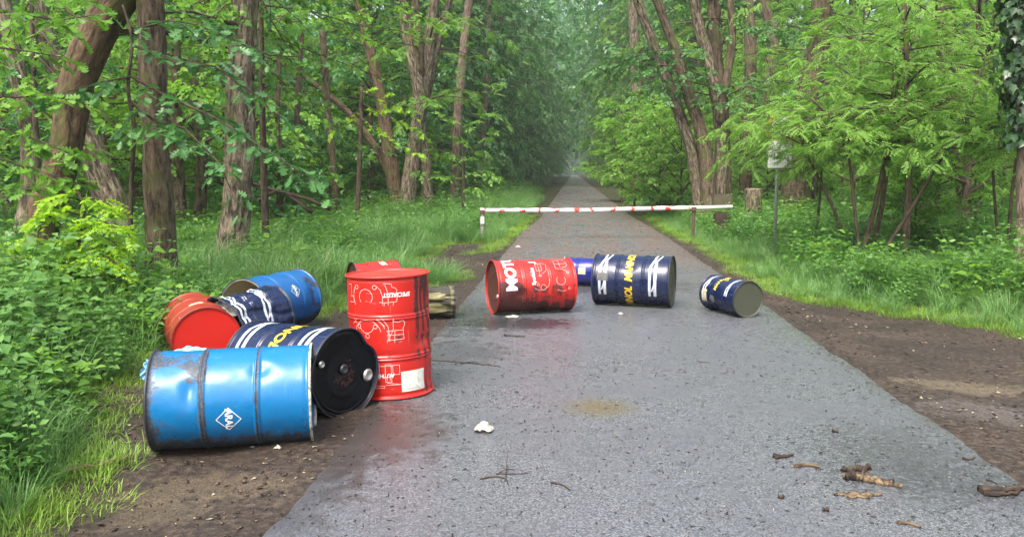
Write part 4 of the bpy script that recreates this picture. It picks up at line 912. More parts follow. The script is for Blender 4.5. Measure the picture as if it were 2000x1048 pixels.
    def text(s, txt, z, t, size, mode, mat, name='lettering', bold=.012, shear=0., xs=1.0, fitw=None):
        cu = bpy.data.curves.new('t', 'FONT'); cu.body = txt; cu.size = size; cu.offset = bold * size; cu.shear = shear; cu.align_x = 'CENTER'; cu.align_y = 'CENTER'
        cu.resolution_u = 3; ob = bpy.data.objects.new('t', cu); COL.objects.link(ob); dg = bpy.context.evaluated_depsgraph_get(); me = bpy.data.meshes.new_from_object(ob.evaluated_get(dg)); bpy.data.objects.remove(ob); bpy.data.curves.remove(cu)
        bm = bmesh.new(); bm.from_mesh(me); bpy.data.meshes.remove(me)
        bmesh.ops.triangulate(bm, faces=bm.faces)
        for ax in (0, 1):
            lo = min(v.co[ax] for v in bm.verts); hi = max(v.co[ax] for v in bm.verts); c = lo + .008
            while c < hi:
                no = Vector((1, 0, 0)) if ax == 0 else Vector((0, 1, 0)); bmesh.ops.bisect_plane(bm, geom=bm.verts[:] + bm.edges[:] + bm.faces[:], dist=1e-6, plane_co=no * c, plane_no=no); c += .010
        co = np.array([v.co[:] for v in bm.verts])
        if fitw: xs = fitw / (co[:, 0].max() - co[:, 0].min()); co[:, 0] -= (co[:, 0].max() + co[:, 0].min()) / 2
        u, v = co[:, 0] * xs, co[:, 1]
        dz, dt = {'down': (v, u), 'up': (-v, -u), 'flip': (-v * 0 + -1 * v, -u), 'std': (v, u)}[mode] if mode in ('down', 'up') else ((v, u) if mode == 'std' else (-v, -u))
        W = s.P((t + dt) / s.R, z + dz, .0022)
        for vv, c in zip(bm.verts, W): vv.co = c
        m2 = bpy.data.meshes.new(name); bm.to_mesh(m2); bm.free(); return link(name, m2, mat, s.root)
def arc(cz, ct, r, a0, a1, n=24): q = np.radians(np.linspace(a0, a1, n)); return [(cz + r * sin(x), ct + r * cos(x)) for x in q]

blue = paint('blue_drum_paint', (.002, .13, .33), (.03, .028, .026), .26, 0, .25, (.25, .38, .5), .22)
blue2 = paint('blue_drum_paint_worn', (.003, .085, .27), (.02, .02, .022), .3, 0, .4, (.3, .4, .5), .2)
red = paint('red_drum_paint', (.44, .013, .008), (.02, .008, .008), .3, 0, .25, (.7, .3, .25), .3, (.2, .02, .015))
red_rusty = paint('faded_red_drum_paint', (.24, .025, .012), (.05, .02, .012), .4, 0, .7, (.5, .3, .2), .35, (.12, .03, .015))
red_cap = paint('red_lid_paint', (.50, .016, .010), (.2, .02, .015), .35, 0, .15, (.7, .15, .1), .15, (.5, .03, .02))
brown_cap = paint('rusty_brown_cap', (.07, .022, .016), (.02, .01, .01), .5, 0, .5)
navy = paint('navy_drum_paint', (.003, .009, .042), (.006, .006, .008), .24, 0, .3, (.16, .2, .3), .4, (.012, .012, .02))
black_cap = paint('black_oily_cap', (.002, .002, .003), (.03, .008, .008), .14, 0, .2, (.05, .04, .05), .2, (.008, .003, .005), spec=.18)
cobalt = paint('cobalt_drum_paint', (.006, .012, .16), (.01, .01, .02), .22, 0, .2, (.3, .3, .5), .15)
olive_cap = paint('olive_grey_cap', (.050, .054, .034), (.04, .04, .03), .5, 0, .3)
gold = paint('gold_paint', (.13, .115, .045), (.010, .009, .008), .42, .1, .9, (.26, .24, .13), .3, (.08, .06, .02))

def g_ends(lo, hi, s0=.05, hoops=None, hw=.02, ha=.3, L=.88):
    def f(TH, Z):
        g = lo * np.exp(-Z / s0) + hi * np.exp(-(L - Z) / s0)
        for h in (1 / 3., 2 / 3.): g = g + ha * np.exp(-(np.abs(Z - h * L) / hw) ** 2)
        return g
    return f
def gz(x, y, R): return surf(x, y) + R

# blue drum in front
x, y = -2.425, 4.69; R = .2825
D = Drum('oil_drum', 'bright blue drum with white diamond emblem, lying nearest the camera on the dirt', (x, y, -.045 + R + .01), radians(14.5), radians(.4), seed=1, dents=[(.6, .14, .012, .5, .12), (1.0, .55, .006, .35, .1)])
def gg(TH, Z):
    g = .75 * np.exp(-Z / .045) + .35 * np.exp(-(.88 - Z) / .01); d = (Z - .293); g += .6 * np.exp(-(d / .018) ** 2) + .5 * np.exp(-((Z - .587) / .013) ** 2) + .12 * sstep(1.2, 2.2, TH) + .10
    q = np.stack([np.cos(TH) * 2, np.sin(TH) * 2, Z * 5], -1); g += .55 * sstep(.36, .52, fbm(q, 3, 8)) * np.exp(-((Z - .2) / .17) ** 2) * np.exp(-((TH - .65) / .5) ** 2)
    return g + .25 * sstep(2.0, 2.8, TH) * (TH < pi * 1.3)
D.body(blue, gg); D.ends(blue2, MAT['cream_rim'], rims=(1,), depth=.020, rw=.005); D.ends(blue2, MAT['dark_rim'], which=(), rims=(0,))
zc, tc = .435, .50; hw, ht = .066, .066
D.lines([[(zc - hw, tc), (zc, tc - ht), (zc + hw, tc), (zc, tc + ht), (zc - hw, tc)]], .0045, 'diamond_emblem', MAT['white_print'])
D.text('ARAL', zc, tc, .054, 'down', MAT['white_print'], bold=.035, xs=.92)
# blue plastic sheet behind it
def crumple_sheet(name, pts, mat, amp, seed, res=26):
    """a draped, creased quad sheet; pts = 4 corners in world space"""
    p = np.array(pts, float); u, v = np.meshgrid(np.linspace(0, 1, res), np.linspace(0, 1, res), indexing='ij')
    W = p[0] * ((1 - u) * (1 - v))[..., None] + p[1] * (u * (1 - v))[..., None] + p[2] * (u * v)[..., None] + p[3] * ((1 - u) * v)[..., None]
    n = np.cross(p[1] - p[0], p[3] - p[0]); n /= np.linalg.norm(n); q = np.stack([u * 5, v * 5, u * 0], -1)
    W = W + n * ((1 - np.abs(2 * vnoise(q, seed) - 1)) * amp + (vnoise(q * 2.3, seed + 1) - .5) * amp * .6)[..., None] + (vnoise(q * .9, seed + 2) - .5)[..., None] * np.array([amp, amp, amp * .5]); V = W.reshape(-1, 3)
    i, j = np.meshgrid(np.arange(res - 1), np.arange(res - 1), indexing='ij'); Q = np.stack([i * res + j, (i + 1) * res + j, (i + 1) * res + j + 1, i * res + j + 1], -1).reshape(-1, 4)
    V2 = V - n * .0015; k = len(V); ed = [(a, b) for a, b in zip(range(0, res - 1), range(1, res))]
    return V, Q
MAT['blue_plastic'] = flat('light_blue_plastic', (.22, .50, .66), .35, (.35, .6, .72), .4, 14, .5)
z0 = H1(-2.8, 5.1); V, Q = crumple_sheet('s', [at(290, 742, 4.84), at(304, 690, 5.0), at(452, 696, 5.15), at(440, 760, 5.0)], None, .03, 5)
V2, Q2 = crumple_sheet('s', [at(322, 690, 5.0), at(365, 674, 5.1), at(455, 684, 5.2), at(440, 720, 5.1)], None, .018, 9)
V3, Q3 = crumple_sheet('s', [at(277, 722, 4.9), at(290, 700, 4.95), at(330, 740, 5.0), at(290, 772, 4.92)], None, .02, 12)
def solid(V, Q, t=.002, n=(0, 0, 1)):   # a grid sheet given thickness, closed at its border
    V = np.asarray(V); k = len(V); r_ = int(round(sqrt(k))); V2 = V - np.array(n) * t; bd = list(range(r_)) + [i * r_ + r_ - 1 for i in range(1, r_)] + [(r_ - 1) * r_ + i for i in range(r_ - 2, -1, -1)] + [i * r_ for i in range(r_ - 2, 0, -1)]
    E_ = [[a_, b_, b_ + k, a_ + k] for a_, b_ in zip(bd, bd[1:] + bd[:1])]
    return to_mesh('sheet', np.concatenate([V, V2]), [Q, Q[:, ::-1] + k, np.array(E_)])
e = empty('plastic_sheet', (-2.75, 5.05, z0)); tag(e, 'crumpled light blue plastic sheet tucked behind the nearest blue drum', 'plastic sheet'); o0 = np.array(e.location)
for V_, Q_, nm in ((V, Q, 'sheet'), (V2, Q2, 'fold'), (V3, Q3, 'torn_corner')): link(nm, solid(V_ - o0, Q_, .002, (0, .8, .6)), MAT['blue_plastic'], e)

# navy drum with black oily end
D = Drum('oil_drum', 'navy drum with silver stripes and yellow letters, its black oily end turned to the camera', (-2.29, 5.45, .245), radians(-31), radians(2.5), seed=2, dents=[(-.85, .86, .035, .28, .16), (0.2, .4, .012, .5, .2)])
D.body(navy, g_ends(.3, .35, .03, ha=.15)); D.ends(black_cap, MAT['dark_rim'], depth=.022, grime=lambda A, th: .4 * (A < .4) + .0 * th)
D.bung(1, .36 * pi, .76, .018); D.bung(1, -.58 * pi, .74, .034); D.bung(1, .3, .10, .026, MAT['dark_rim'])
def stripes(D, z0, t0, sg=1, flip=1, w=.020, length=.42, mat=None):
    P = []
    def bar(a, b, w_=w): 
        a = np.array(a, float); b = np.array(b, float); P.append([(z0 + flip * (a[0]), t0 + sg * a[1]), (z0 + flip * (a[0] + w_), t0 + sg * a[1]), (z0 + flip * (b[0] + w_), t0 + sg * b[1]), (z0 + flip * b[0], t0 + sg * b[1])])
    e = length; k = w / .025
    bar((0, e), (0, .10), w * 1.15); bar((0, .10), (.045 * k, -.03), w); bar((.045 * k, -.03), (.045 * k, -.24), w)
    bar((.060 * k, e), (.060 * k, .03), w * 1.3); bar((.060 * k, .03), (.104 * k, -.08), w * .8); bar((.104 * k, -.08), (.104 * k, -.24), w * .8)
    bar((w * 1.15, e * .86), (.060 * k, e * .66), w * .7)
    return D.quads(P, 'silver_stripe', mat or MAT['silver_print'])
stripes(D, .08, .02, w=.025); stripes(D, .66, .0, w=.025)
D.text('MANNOL', .435, .0, .125, 'down', MAT['yellow_print'], bold=.035, shear=.25, fitw=.56)

# upright red drum, standing upside down
x, y = -1.735, 5.79
def gg(TH, Z):
    q = np.stack([TH * 3.2, Z * 1.1, 0 * Z + 2], -1); T = (TH + pi) % (2 * pi) - pi
    st = sstep(.40, .50, fbm(np.stack([T * 9, Z * 1.4, 0 * Z + 2], -1), 3, 5)) * sstep(.75, 1.02, T) * (T < 2.2)
    g = .85 * st * (sstep(.35, .5, Z)) + .5 * st * (Z < .42) + .5 * sstep(1.02, 1.12, T) * (T < 1.42) * sstep(.6, .75, Z)
    for h in (.293, .587): g = g + .30 * np.exp(-((Z - h) / .012) ** 2) * (T > .4)
    g += .6 * np.exp(-((T - .42) / .09) ** 2 - ((Z - .42) / .045) ** 2) + .9 * np.exp(-((T - .18) / .1) ** 2 - ((Z - .293) / .008) ** 2)
    return g
D = Drum('oil_drum', 'upright red drum with white technical drawings, standing upside down at the road edge', (x - .015, y, .416 + .014), 0, 0, axis=(-.030, .012, 1), L=.832, seed=3, dents=[(1.25, .66, .03, .22, .12), (1.12, .40, .012, .2, .1), (.2, .3, .005, .3, .03)])
D.body(red, gg); D.ends(paint('red_top_paint', (.36, .03, .018), (.10, .02, .015), .4, 0, .6, (.6, .3, .25), .5), paint('red_rim_paint', (.55, .02, .012), (.1, .02, .02), .35), depth=.012)
R = D.R; T0 = .02   # t: arc from the camera-facing line to the right; z up
LN = [arc(.70, -.10, .052, -40, 220), arc(.765, -.175, .014, 0, 360, 14), arc(.765, -.03, .014, 0, 360, 14), arc(.70, -.11, .10, 150, 205, 10), [(.77, -.19), (.74, -.205), (.70, -.21), (.645, -.195)], [(.77, -.012), (.745, .01), (.70, .022), (.645, .022)],
      [(.79, .03), (.785, .085), (.765, .085), (.757, .11), (.74, .12), (.72, .112), (.70, .12), (.665, .115), (.66, .03), (.665, -.0)], [(.70, .03), (.70, .118)], [(.78, .04), (.75, .052), (.70, .06), (.645, .058)], [(.64, .03), (.655, .034)], [(.64, .09), (.66, .094)], [(.70, -.26), (.70, -.205)], [(.66, -.27), (.66, -.2)], [(.78, -.27), (.78, -.235), (.70, -.235)],
      arc(.44, -.10, .105, 15, 165), arc(.50, -.165, .014, 0, 360, 14), arc(.50, -.035, .014, 0, 360, 14), arc(.435, -.095, .014, 0, 360, 14), arc(.51, -.1, .055, 200, 340, 12), arc(.44, -.10, .135, 20, 55, 8), arc(.44, -.10, .150, -12, 12, 6), [(.55, -.21), (.52, -.19)], [(.55, -.18), (.51, -.235)], [(.545, -.02), (.50, .03)], [(.56, .01), (.50, .05), (.43, .06), (.40, .058)],
      [(.55, .085), (.53, .09), (.525, .12), (.535, .15), (.52, .165), (.50, .16), (.48, .15), (.41, .155), (.405, .04)], [(.47, .04), (.47, .155)], [(.44, .04), (.44, .155)], [(.39, .04), (.48, .085), (.55, .085)], [(.39, .09), (.47, .095)],
      [(.25, -.09), (.25, -.02), (.14, -.02), (.14, -.09)], [(.24, .02), (.24, .06), (.12, .06), (.12, .02), (.24, .02)], [(.235, .07), (.235, .115), (.17, .115), (.17, .07), (.235, .07)], [(.23, -.02), (.23, .07)], [(.115, .03), (.10, .12)], [(.10, .02), (.10, .13)], [(.095, -.11), (.095, .01), (.08, .01), (.08, -.11)], [(.13, .03), (.155, .03), (.155, .05), (.13, .05)]]
D.lines(LN, .0038, 'technical_drawing', MAT['pale_line'])
D.text('SPECIALIST', .712, .12, .040, 'flip', MAT['white_print'], bold=.03, shear=.15, xs=.95)
D.text('AUTHENTIC', .165, -.02, .036, 'flip', MAT['white_print'], bold=.03, shear=.1)
D.quads([[(.045, .125), (.045, .31), (.185, .31), (.185, .125)]], 'paper_label', MAT['paper'], .0025)
D.lines([[(.06, .15), (.055, .28)], [(.067, .15), (.064, .25)]], .002, 'small_print', MAT['print_text'], .0036)

# red drum behind the upright one
D = Drum('oil_drum', 'red drum lying hidden behind the upright red drum, only its upper edge showing', (-2.62, 9.0, .30), radians(28), 0, seed=4, dents=[(-.1, .1, .02, .5, .1)], L=.50)
D.body(red, g_ends(.5, .3, .02)); D.ends(brown_cap, MAT['dark_rim'], depth=.02); D.lines([arc(.32, .10, .03, 0, 360, 16), [(.28, .06), (.36, .13)]], .012, 'white_emblem', MAT['white_print'])

# gold crumpled can
D = Drum('metal_can', 'crumpled gold and black metal can lying behind the upright red drum', (-1.93, 8.78, .185), radians(14), radians(0), L=.42, R=.175, seed=5, crump=.034, dents=[(.8, .2, .03, .5, .1)], cat='metal can', hoops=(.5,), hoop_h=.003, group='oil drums dumped across the forest road')
def gg(TH, Z): return .5 * np.exp(-Z / .03) + .55 * np.exp(-(.4 - Z) / .035) + .75 * sstep(.38, .48, fbm(np.stack([np.cos(TH) * 2.5, np.sin(TH) * 2.5, Z * 4], -1), 3, 3)) * (np.abs(Z - .2) < .17)
D.body(gold, gg, nu=110); D.ends(gold, MAT['dark_rim'], depth=.012)

# red lid drum left
yw = radians(-58); cap = at(405, 663, 6.75); a = np.array([cos(yw), sin(yw), 0]); c = cap - a * .44; 
D = Drum('oil_drum', 'red drum with plain bright red lid facing the camera and rusty faded side', (c[0], c[1], cap[2]), yw, radians(-1), seed=6, R=.272, dents=[(.4, .5, .012, .4, .15)])
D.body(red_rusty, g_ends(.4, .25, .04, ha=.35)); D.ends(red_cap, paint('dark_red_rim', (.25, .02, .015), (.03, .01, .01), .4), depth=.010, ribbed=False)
D.quads([[(.50, -.02), (.50, .10), (.60, .10), (.60, -.02)]], 'paper_label', MAT['paper_yellow'])
D.lines([[(.74, .22), (.80, .22)], [(.70, .30), (.70, .40), (.78, .40)], [(.55, .26), (.55, .42)], [(.66, .3), (.62, .38)]], .004, 'technical_drawing', MAT['pale_line'])

# dented navy open drum, behind it
D = Drum('oil_drum', 'badly dented navy drum with torn open end between red lid and blue drum', (-3.40, 7.36, .22), radians(62), radians(2), seed=7, crump=.018, R=.278, L=.60, dents=[(.3, .05, .06, .5, .15), (-.5, .3, .035, .4, .2), (1.2, .25, .03, .3, .2)])
def gg(TH, Z): return .35 * np.exp(-(.8 - Z) / .04) + .2 * sstep(.38, .52, fbm(np.stack([np.cos(TH) * 2.5, np.sin(TH) * 2.5, Z * 4], -1), 3, 3))
D.body(navy, gg, inner=MAT['dark_rim']); D.ends(black_cap, MAT['dark_rim'], which=(1,), depth=.02)
stripes(D, .04, .10, length=.3); stripes(D, .30, .14, length=.3)
D.quads([[(.30, -.30), (.34, -.30), (.36, -.20), (.31, -.20)], [(.33, -.16), (.38, -.15), (.38, -.10), (.34, -.09)], [(.3, .1), (.37, .1), (.36, .2), (.31, .19)]], 'scuffed_print', MAT['white_print'])
rag_p = D.cen - D.a * .22 + D.ex * .06
V, Q = crumple_sheet('s', [rag_p + [-.17, -.02, .03], rag_p + [.16, -.06, .0], rag_p + [.17, .10, .09], rag_p + [-.14, .12, .13]], None, .05, 21)
o = link('rag', solid(V - D.cen, Q, .004), flat('pale_grey_plastic', (.45, .45, .43), .4, (.12, .12, .12), .6, 12, .5)); o.location = D.cen; tag(o, 'crumpled pale plastic stuffed in the open end of the dented navy drum', 'plastic')

# rear blue drum
D = Drum('oil_drum', 'blue drum with small diamond emblem, lying rearmost of the left pile on the dirt', (-3.47, 8.2, .245), radians(73), radians(0), seed=8, dents=[(1.2, .80, .03, .5, .08), (.7, .78, .012, .4, .1)])
def gg(TH, Z):
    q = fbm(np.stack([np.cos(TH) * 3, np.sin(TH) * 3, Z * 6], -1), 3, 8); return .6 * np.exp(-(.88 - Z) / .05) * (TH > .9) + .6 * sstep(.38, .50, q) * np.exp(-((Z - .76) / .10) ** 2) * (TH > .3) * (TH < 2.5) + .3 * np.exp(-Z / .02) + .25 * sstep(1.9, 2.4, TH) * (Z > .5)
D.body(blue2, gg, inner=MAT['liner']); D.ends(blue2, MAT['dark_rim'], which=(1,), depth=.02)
zc, tc = .47, .31; D.lines([[(zc - hw, tc), (zc, tc - ht), (zc + hw, tc), (zc, tc + ht), (zc - hw, tc)]], .0045, 'diamond_emblem', MAT['white_print']); D.text('ARAL', zc, tc, .054, 'down', MAT['white_print'], bold=.035, xs=.92)

# red drum lying on the road
def gg(TH, Z):
    T = (TH + pi) % (2 * pi) - pi; st = fbm(np.stack([T * 1.2, Z * 26, 0 * Z + 4], -1), 3, 9)
    return (.45 * sstep(1.0, 1.6, T) + .75 * sstep(1.05, 1.5, T) * np.exp(-np.clip(Z - .12, 0, 9) / .11)) * sstep(.3, .5, st + .12) * (T > 0) + .25 * np.exp(-Z / .012)
D = Drum('oil_drum', 'red drum with white letters and black smears, lying across the middle of the road', (-.93, 9.2, .016 + .292), radians(20), 0, seed=9, dents=[(.8, .2, .008, .4, .15)])
D.body(red, gg); D.ends(brown_cap, paint('scuffed_red_rim', (.45, .02, .015), (.1, .02, .02), .35), depth=.025); D.bung(0, pi * .62, .75, .02)
D.text('MOTUL', .155, .155, .165, 'up', MAT['white_print'], bold=.045, fitw=.60)
D.text('Specialist', .395, .30, .055, 'up', MAT['white_print'], bold=.03); D.lines([[(.45, .10), (.45, .13)], [(.385, .10), (.44, .10)]], .014, 'white_mark', MAT['white_print'])
LN = [arc(.70, .36, .05, -130, 130), arc(.79, .27, .012, 0, 360, 12), arc(.79, .45, .012, 0, 360, 12), [(.76, .47), (.72, .48), (.66, .46)], [(.78, .255), (.74, .22), (.66, .22)], [(.66, .22), (.66, .08), (.72, .08), (.72, .05), (.78, .05), (.78, .09), (.80, .13), (.80, .18), (.74, .2)], [(.66, .15), (.80, .14)], [(.72, .08), (.72, .2)],
      arc(.47, .36, .10, -40, 100), arc(.47, .30, .012, 0, 360, 12), arc(.44, .40, .012, 0, 360, 12), arc(.50, .43, .03, 0, 360, 14), [(.44, .14), (.50, .14), (.50, .24), (.44, .24), (.44, .14)], [(.5, .12), (.56, .16), (.55, .24), (.5, .28)], [(.47, .12), (.47, .27)]]
D.lines(LN, .004, 'technical_drawing', MAT['pale_line'])

# cobalt drum behind
D = Drum('oil_drum', 'smaller glossy cobalt blue drum lying partly hidden between the red and the navy drum', (-.27, 11.4, .014 + .193), radians(-6), 0, seed=10, L=.62, R=.187, hoops=(.30, .66), hoop_h=.005, chime=.006)
D.body(cobalt, g_ends(.3, .2, .015, ha=.1)); D.ends(cobalt, MAT['cream_rim'], depth=.02)
D.quads([[(.20, .22), (.30, .22), (.30, .31), (.20, .31)]], 'paper_label', MAT['paper_yellow'], .0028)

# navy striped drum
D = Drum('oil_drum', 'large navy drum with silver stripes and yellow letters, lying at the middle of the road', (.24, 9.76, .016 + .293), radians(-15), 0, seed=11)
D.body(navy, g_ends(.15, .15, .02, ha=.05)); D.ends(olive_cap, MAT['dark_rim'], depth=.02)
stripes(D, .08, .16, w=.025, length=.44); stripes(D, .65, .16, w=.025, length=.44)
D.text('MANNOL', .43, .21, .115, 'up', MAT['yellow_print'], bold=.035, shear=.25, fitw=.44); D.text('MANNOL', .43, .70, .115, 'up', MAT['yellow_print'], bold=.035, shear=.25, fitw=.44)
D.quads([[(.065, .34), (.065, .43), (.19, .43), (.19, .34)]], 'paper_label', MAT['paper_grey'], .0032)

# small navy drum
D = Drum('oil_drum', 'smaller navy drum with plain olive grey lid, lying furthest right on the road', (1.25, 9.27, .014 + .193), radians(-64), 0, L=.62, R=.187, seed=12, hoops=(.35, .66), hoop_h=.005, chime=.006)
D.body(navy, g_ends(.1, .1, .02, ha=.0)); D.ends(olive_cap, MAT['dark_rim'], depth=.010, ribbed=False, rw=.004)
stripes(D, .045, .10, w=.014, length=.20); stripes(D, .44, .10, w=.014, length=.17)
D.text('MANNOL', .26, .10, .062, 'up', MAT['yellow_print'], bold=.03, shear=.25)
D.quads([[(.04, .235), (.04, .37), (.13, .37), (.13, .235)]], 'paper_label', MAT['paper_yellow'], .0028)
D.quads([[(.23 + .045 * cos(k * pi / 6), .33 + .045 * sin(k * pi / 6)), (.23, .33), (.23, .33001), (.23 + .045 * cos((k + 1) * pi / 6), .33 + .045 * sin((k + 1) * pi / 6))] for k in range(12)], 'round_label', MAT['paper_grey'], .0028)

# ------------------------------------------------------------------ barrier
def boxmesh(name, c, sz, rot=None, bev=.004):
    bm = bmesh.new(); bmesh.ops.create_cube(bm, size=1); bmesh.ops.scale(bm, vec=sz, verts=bm.verts)
    if bev: bmesh.ops.bevel(bm, geom=bm.edges[:], offset=bev, segments=2, affect='EDGES')
    if rot is not None: bmesh.ops.transform(bm, matrix=rot, verts=bm.verts)
    bmesh.ops.translate(bm, vec=c, verts=bm.verts); me = bpy.data.meshes.new(name); bm.to_mesh(me); bm.free(); return me
MAT['weathered_post'] = flat('weathered_grey_post', (.22, .22, .19), .8, (.07, .09, .04), .7, 14, .48)
MAT['rust'] = flat('rusty_brown_steel', (.08, .05, .035), .7, (.2, .12, .07), .6, 30, .5)
MAT['white_boom'] = flat('white_boom_paint', (.66, .66, .62), .5, (.2, .2, .16), .5, 9, .55)
m = M('red_white_tape'); b = m.attr('bk'); sx = m.n('ShaderNodeSeparateXYZ'); m.lk(b, sx.inputs[0]); wn = m.noise(b, 5, 4, .7); wn2 = m.noise(b, 1.3, 3, .6)
wv = m.mth('FRACT', m.mth('ADD', m.mth('MULTIPLY', sx.outputs[2], 2.3), m.mth('MULTIPLY', wn2, 1.6))); f = m.rng(m.mth('ADD', wv, m.mth('MULTIPLY', m.mth('SUBTRACT', wn, .5), 1.5)), .84, .88)
f2 = m.rng(m.noise(m.mapv(b, (20, 20, 12)), 1, 4, .7), .58, .62); f = m.mth('MULTIPLY', f, m.mth('SUBTRACT', 1., m.mth('MULTIPLY', f2, .5)))
MAT['tape'] = m.done(m.princ(m.mix(f, (.68, .67, .64), (.6, .04, .025)), .35, 0, .5))
MAT['red_flat'] = flat('red_reflective', (.62, .03, .02), .4, (.4, .03, .02), .3)
A = at(938, 411, 19.2); B = at(1350, 406, 20.0); Cc = at(1430, 404, 20.15)
bx_, by_ = at(942, 468, 19.2)[0], 19.2
e = empty('barrier', (bx_, by_, H1(bx_, by_))); tag(e, 'red and white taped road barrier boom resting on two posts across the road', 'barrier'); o0 = np.array(e.location)
P = np.array([A, A * .75 + B * .25 + [0, 0, -.012], A * .5 + B * .5 + [0, 0, -.025], A * .25 + B * .75 + [0, 0, -.006], B]); P, R, s_ = resample(P - o0, np.full(5, .052), .05); R = R + (vnoise(np.stack([s_ * 6, s_ * 0, s_ * 0], -1), 3) - .5) * .012
V, Q, T, bk = tube(P, R, 14, True); a = Acc(); a.add(V, Q, T, bk); link('boom', a.mesh('boom'), MAT['tape'], e)
P = np.array([B, Cc]) - o0; V, Q, T, bk = tube(P, np.array([.046, .046]), 14, True); a = Acc(); a.add(V, Q, T, bk); link('boom_end', a.mesh('boom_end'), MAT['white_boom'], e)
for k, (px, Y, zt) in enumerate(((942, 19.2, A[2] - .03), (1354, 20.0, B[2] - .02))):
    p = at(px, 440, Y); P, R, s_ = resample([[p[0], Y, H1(p[0], Y) - .2], [p[0], Y, (zt) * .5], [p[0], Y, zt]], [.05, .048, .046], .06); V, Q, T, bk = tube(P - o0, R * (1 if k == 0 else .75), 14, True, .004, k); a = Acc(); a.add(V, Q, T, bk)
    link('post', a.mesh('post'), MAT['weathered_post'] if k == 0 else MAT['rust'], e)
    link('bracket', boxmesh('bracket', Vector(tuple(np.array([p[0], Y, zt + .0]) - o0)), (.11, .13, .09)), MAT['rust'], e)
p = at(942, 430, 19.13); link('sign_plate', boxmesh('sign_plate', Vector(tuple(p - o0)), (.085, .006, .16)), flat('white_plate', (.7, .7, .7), .4), e); link('plate_mark', boxmesh('plate_mark', Vector(tuple(p - o0 + [0, -.005, .01])), (.02, .003, .06), bev=0), MAT['print_text'], e)
p = at(1410, 394, 20.5); link('counterweight', boxmesh('counterweight', Vector(tuple(p - o0)), (.44, .30, .34), Matrix.Rotation(.05, 4, 'Y'), .02), flat('mossy_grey_concrete', (.085, .07, .045), .9, (.04, .05, .02), .8, 9, .45), e)
p = at(1410, 425, 20.5); g0 = H1(p[0], 20.5); link('support_block', boxmesh('support_block', Vector((p[0] - o0[0], 20.5 - o0[1], (g0 + .66) / 2 - o0[2] - .08)), (.36, .26, .66 - g0), None, .02), MAT['bark_dark'], e)

# road sign
Y = 16.5; p = at(1515, 455, Y); g0 = H1(p[0], Y); e = empty('road_sign', (p[0], Y, g0)); tag(e, 'round red ringed road sign above a white plate, half hidden by robinia leaves', 'road sign'); o0 = np.array(e.location)
V, Q, T, bk = tube(np.array([[0, .05, -.2], [0, .05, at(1527, 212, Y)[2] - g0]]), np.array([.032, .032]), 12, True); a = Acc(); a.add(V, Q, T, bk); link('post', a.mesh('post'), flat('galvanised_post', (.25, .26, .25), .5, (.1, .12, .08), .5), e)
c = at(1527, 252, Y) - o0
def disc(r0, r1, y, n=48):
    th = np.linspace(0, 2 * pi, n, endpoint=False); V = []
    for r, yy in ((r0, y), (r1, y), (r1, y + .012), (r0, y + .012)): V.append(np.stack([np.cos(th) * r, yy + 0 * th, np.sin(th) * r], -1))
    V = np.concatenate(V) + c; Q = [];
    for a_ in range(4):
        for j in range(n): b_ = (a_ + 1) % 4; Q.append([a_ * n + j, a_ * n + (j + 1) % n, b_ * n + (j + 1) % n, b_ * n + j])
    return V, np.array(Q)
V, Q = disc(.225, .31, 0); link('sign_ring', to_mesh('sign_ring', V, Q, None, False), MAT['red_flat'], e)
V, Q = disc(.001, .225, .001); link('sign_face', to_mesh('sign_face', V, Q, None, False), flat('white_sign_face', (.75, .75, .75), .4, (.5, .52, .48), .3), e)
c2 = at(1523, 302, Y) - o0; link('additional_plate', boxmesh('additional_plate', Vector(tuple(c2)), (.44, .012, .50), None, .004), flat('white_plate_face', (.72, .72, .72), .4, (.45, .48, .42), .4), e)
link('plate_mark', boxmesh('plate_mark', Vector(tuple(c2 + [0, -.009, .08])), (.30, .003, .05), None, 0), MAT['print_text'], e); link('plate_mark', boxmesh('plate_mark', Vector(tuple(c2 + [0, -.009, -.06])), (.24, .003, .05), None, 0), MAT['print_text'], e)

t = tree_root('robinia_sapling', 1585, 470, 15.9, 'leafy robinia sapling whose twigs hang in front of the road sign')
_, P, R = stem_part('trunk', [(1590, 480, 5), (1600, 400, 5), (1605, 300, 4), (1595, 200, 4), (1570, 140, 3)], 15.9, MAT['bark_dark'], t, 8, .0, .08, flare=0)
crown_for(t, [pl([(1604, 260), (1570, 225), (1530, 222), (1495, 235)], 15.9, .008, -.05), pl([(1600, 220), (1560, 200), (1520, 200)], 15.9, .008, -.05), pl([(1604, 310), (1570, 270), (1535, 262), (1500, 270)], 15.9, .008, -.05), pl([(1602, 340), (1570, 325), (1540, 330)], 15.9, .008, 0), pl([(1598, 190), (1640, 180), (1670, 200)], 15.9, .008, 0), pl([(1600, 240), (1565, 235), (1535, 245), (1510, 262)], 15.7, .008, 0), pl([(1604, 290), (1575, 285), (1545, 292), (1515, 300)], 15.7, .008, 0), pl([(1600, 210), (1570, 190), (1540, 205), (1500, 222)], 15.7, .008, 0), pl([(1600, 215), (1575, 205), (1545, 218), (1520, 232)], 15.5, .008, 0)],
          rs, 'pinnate', .24, MAT['robinia'], spacing=.095, tl=.38, dens=14, droop=.2, wr=.003)
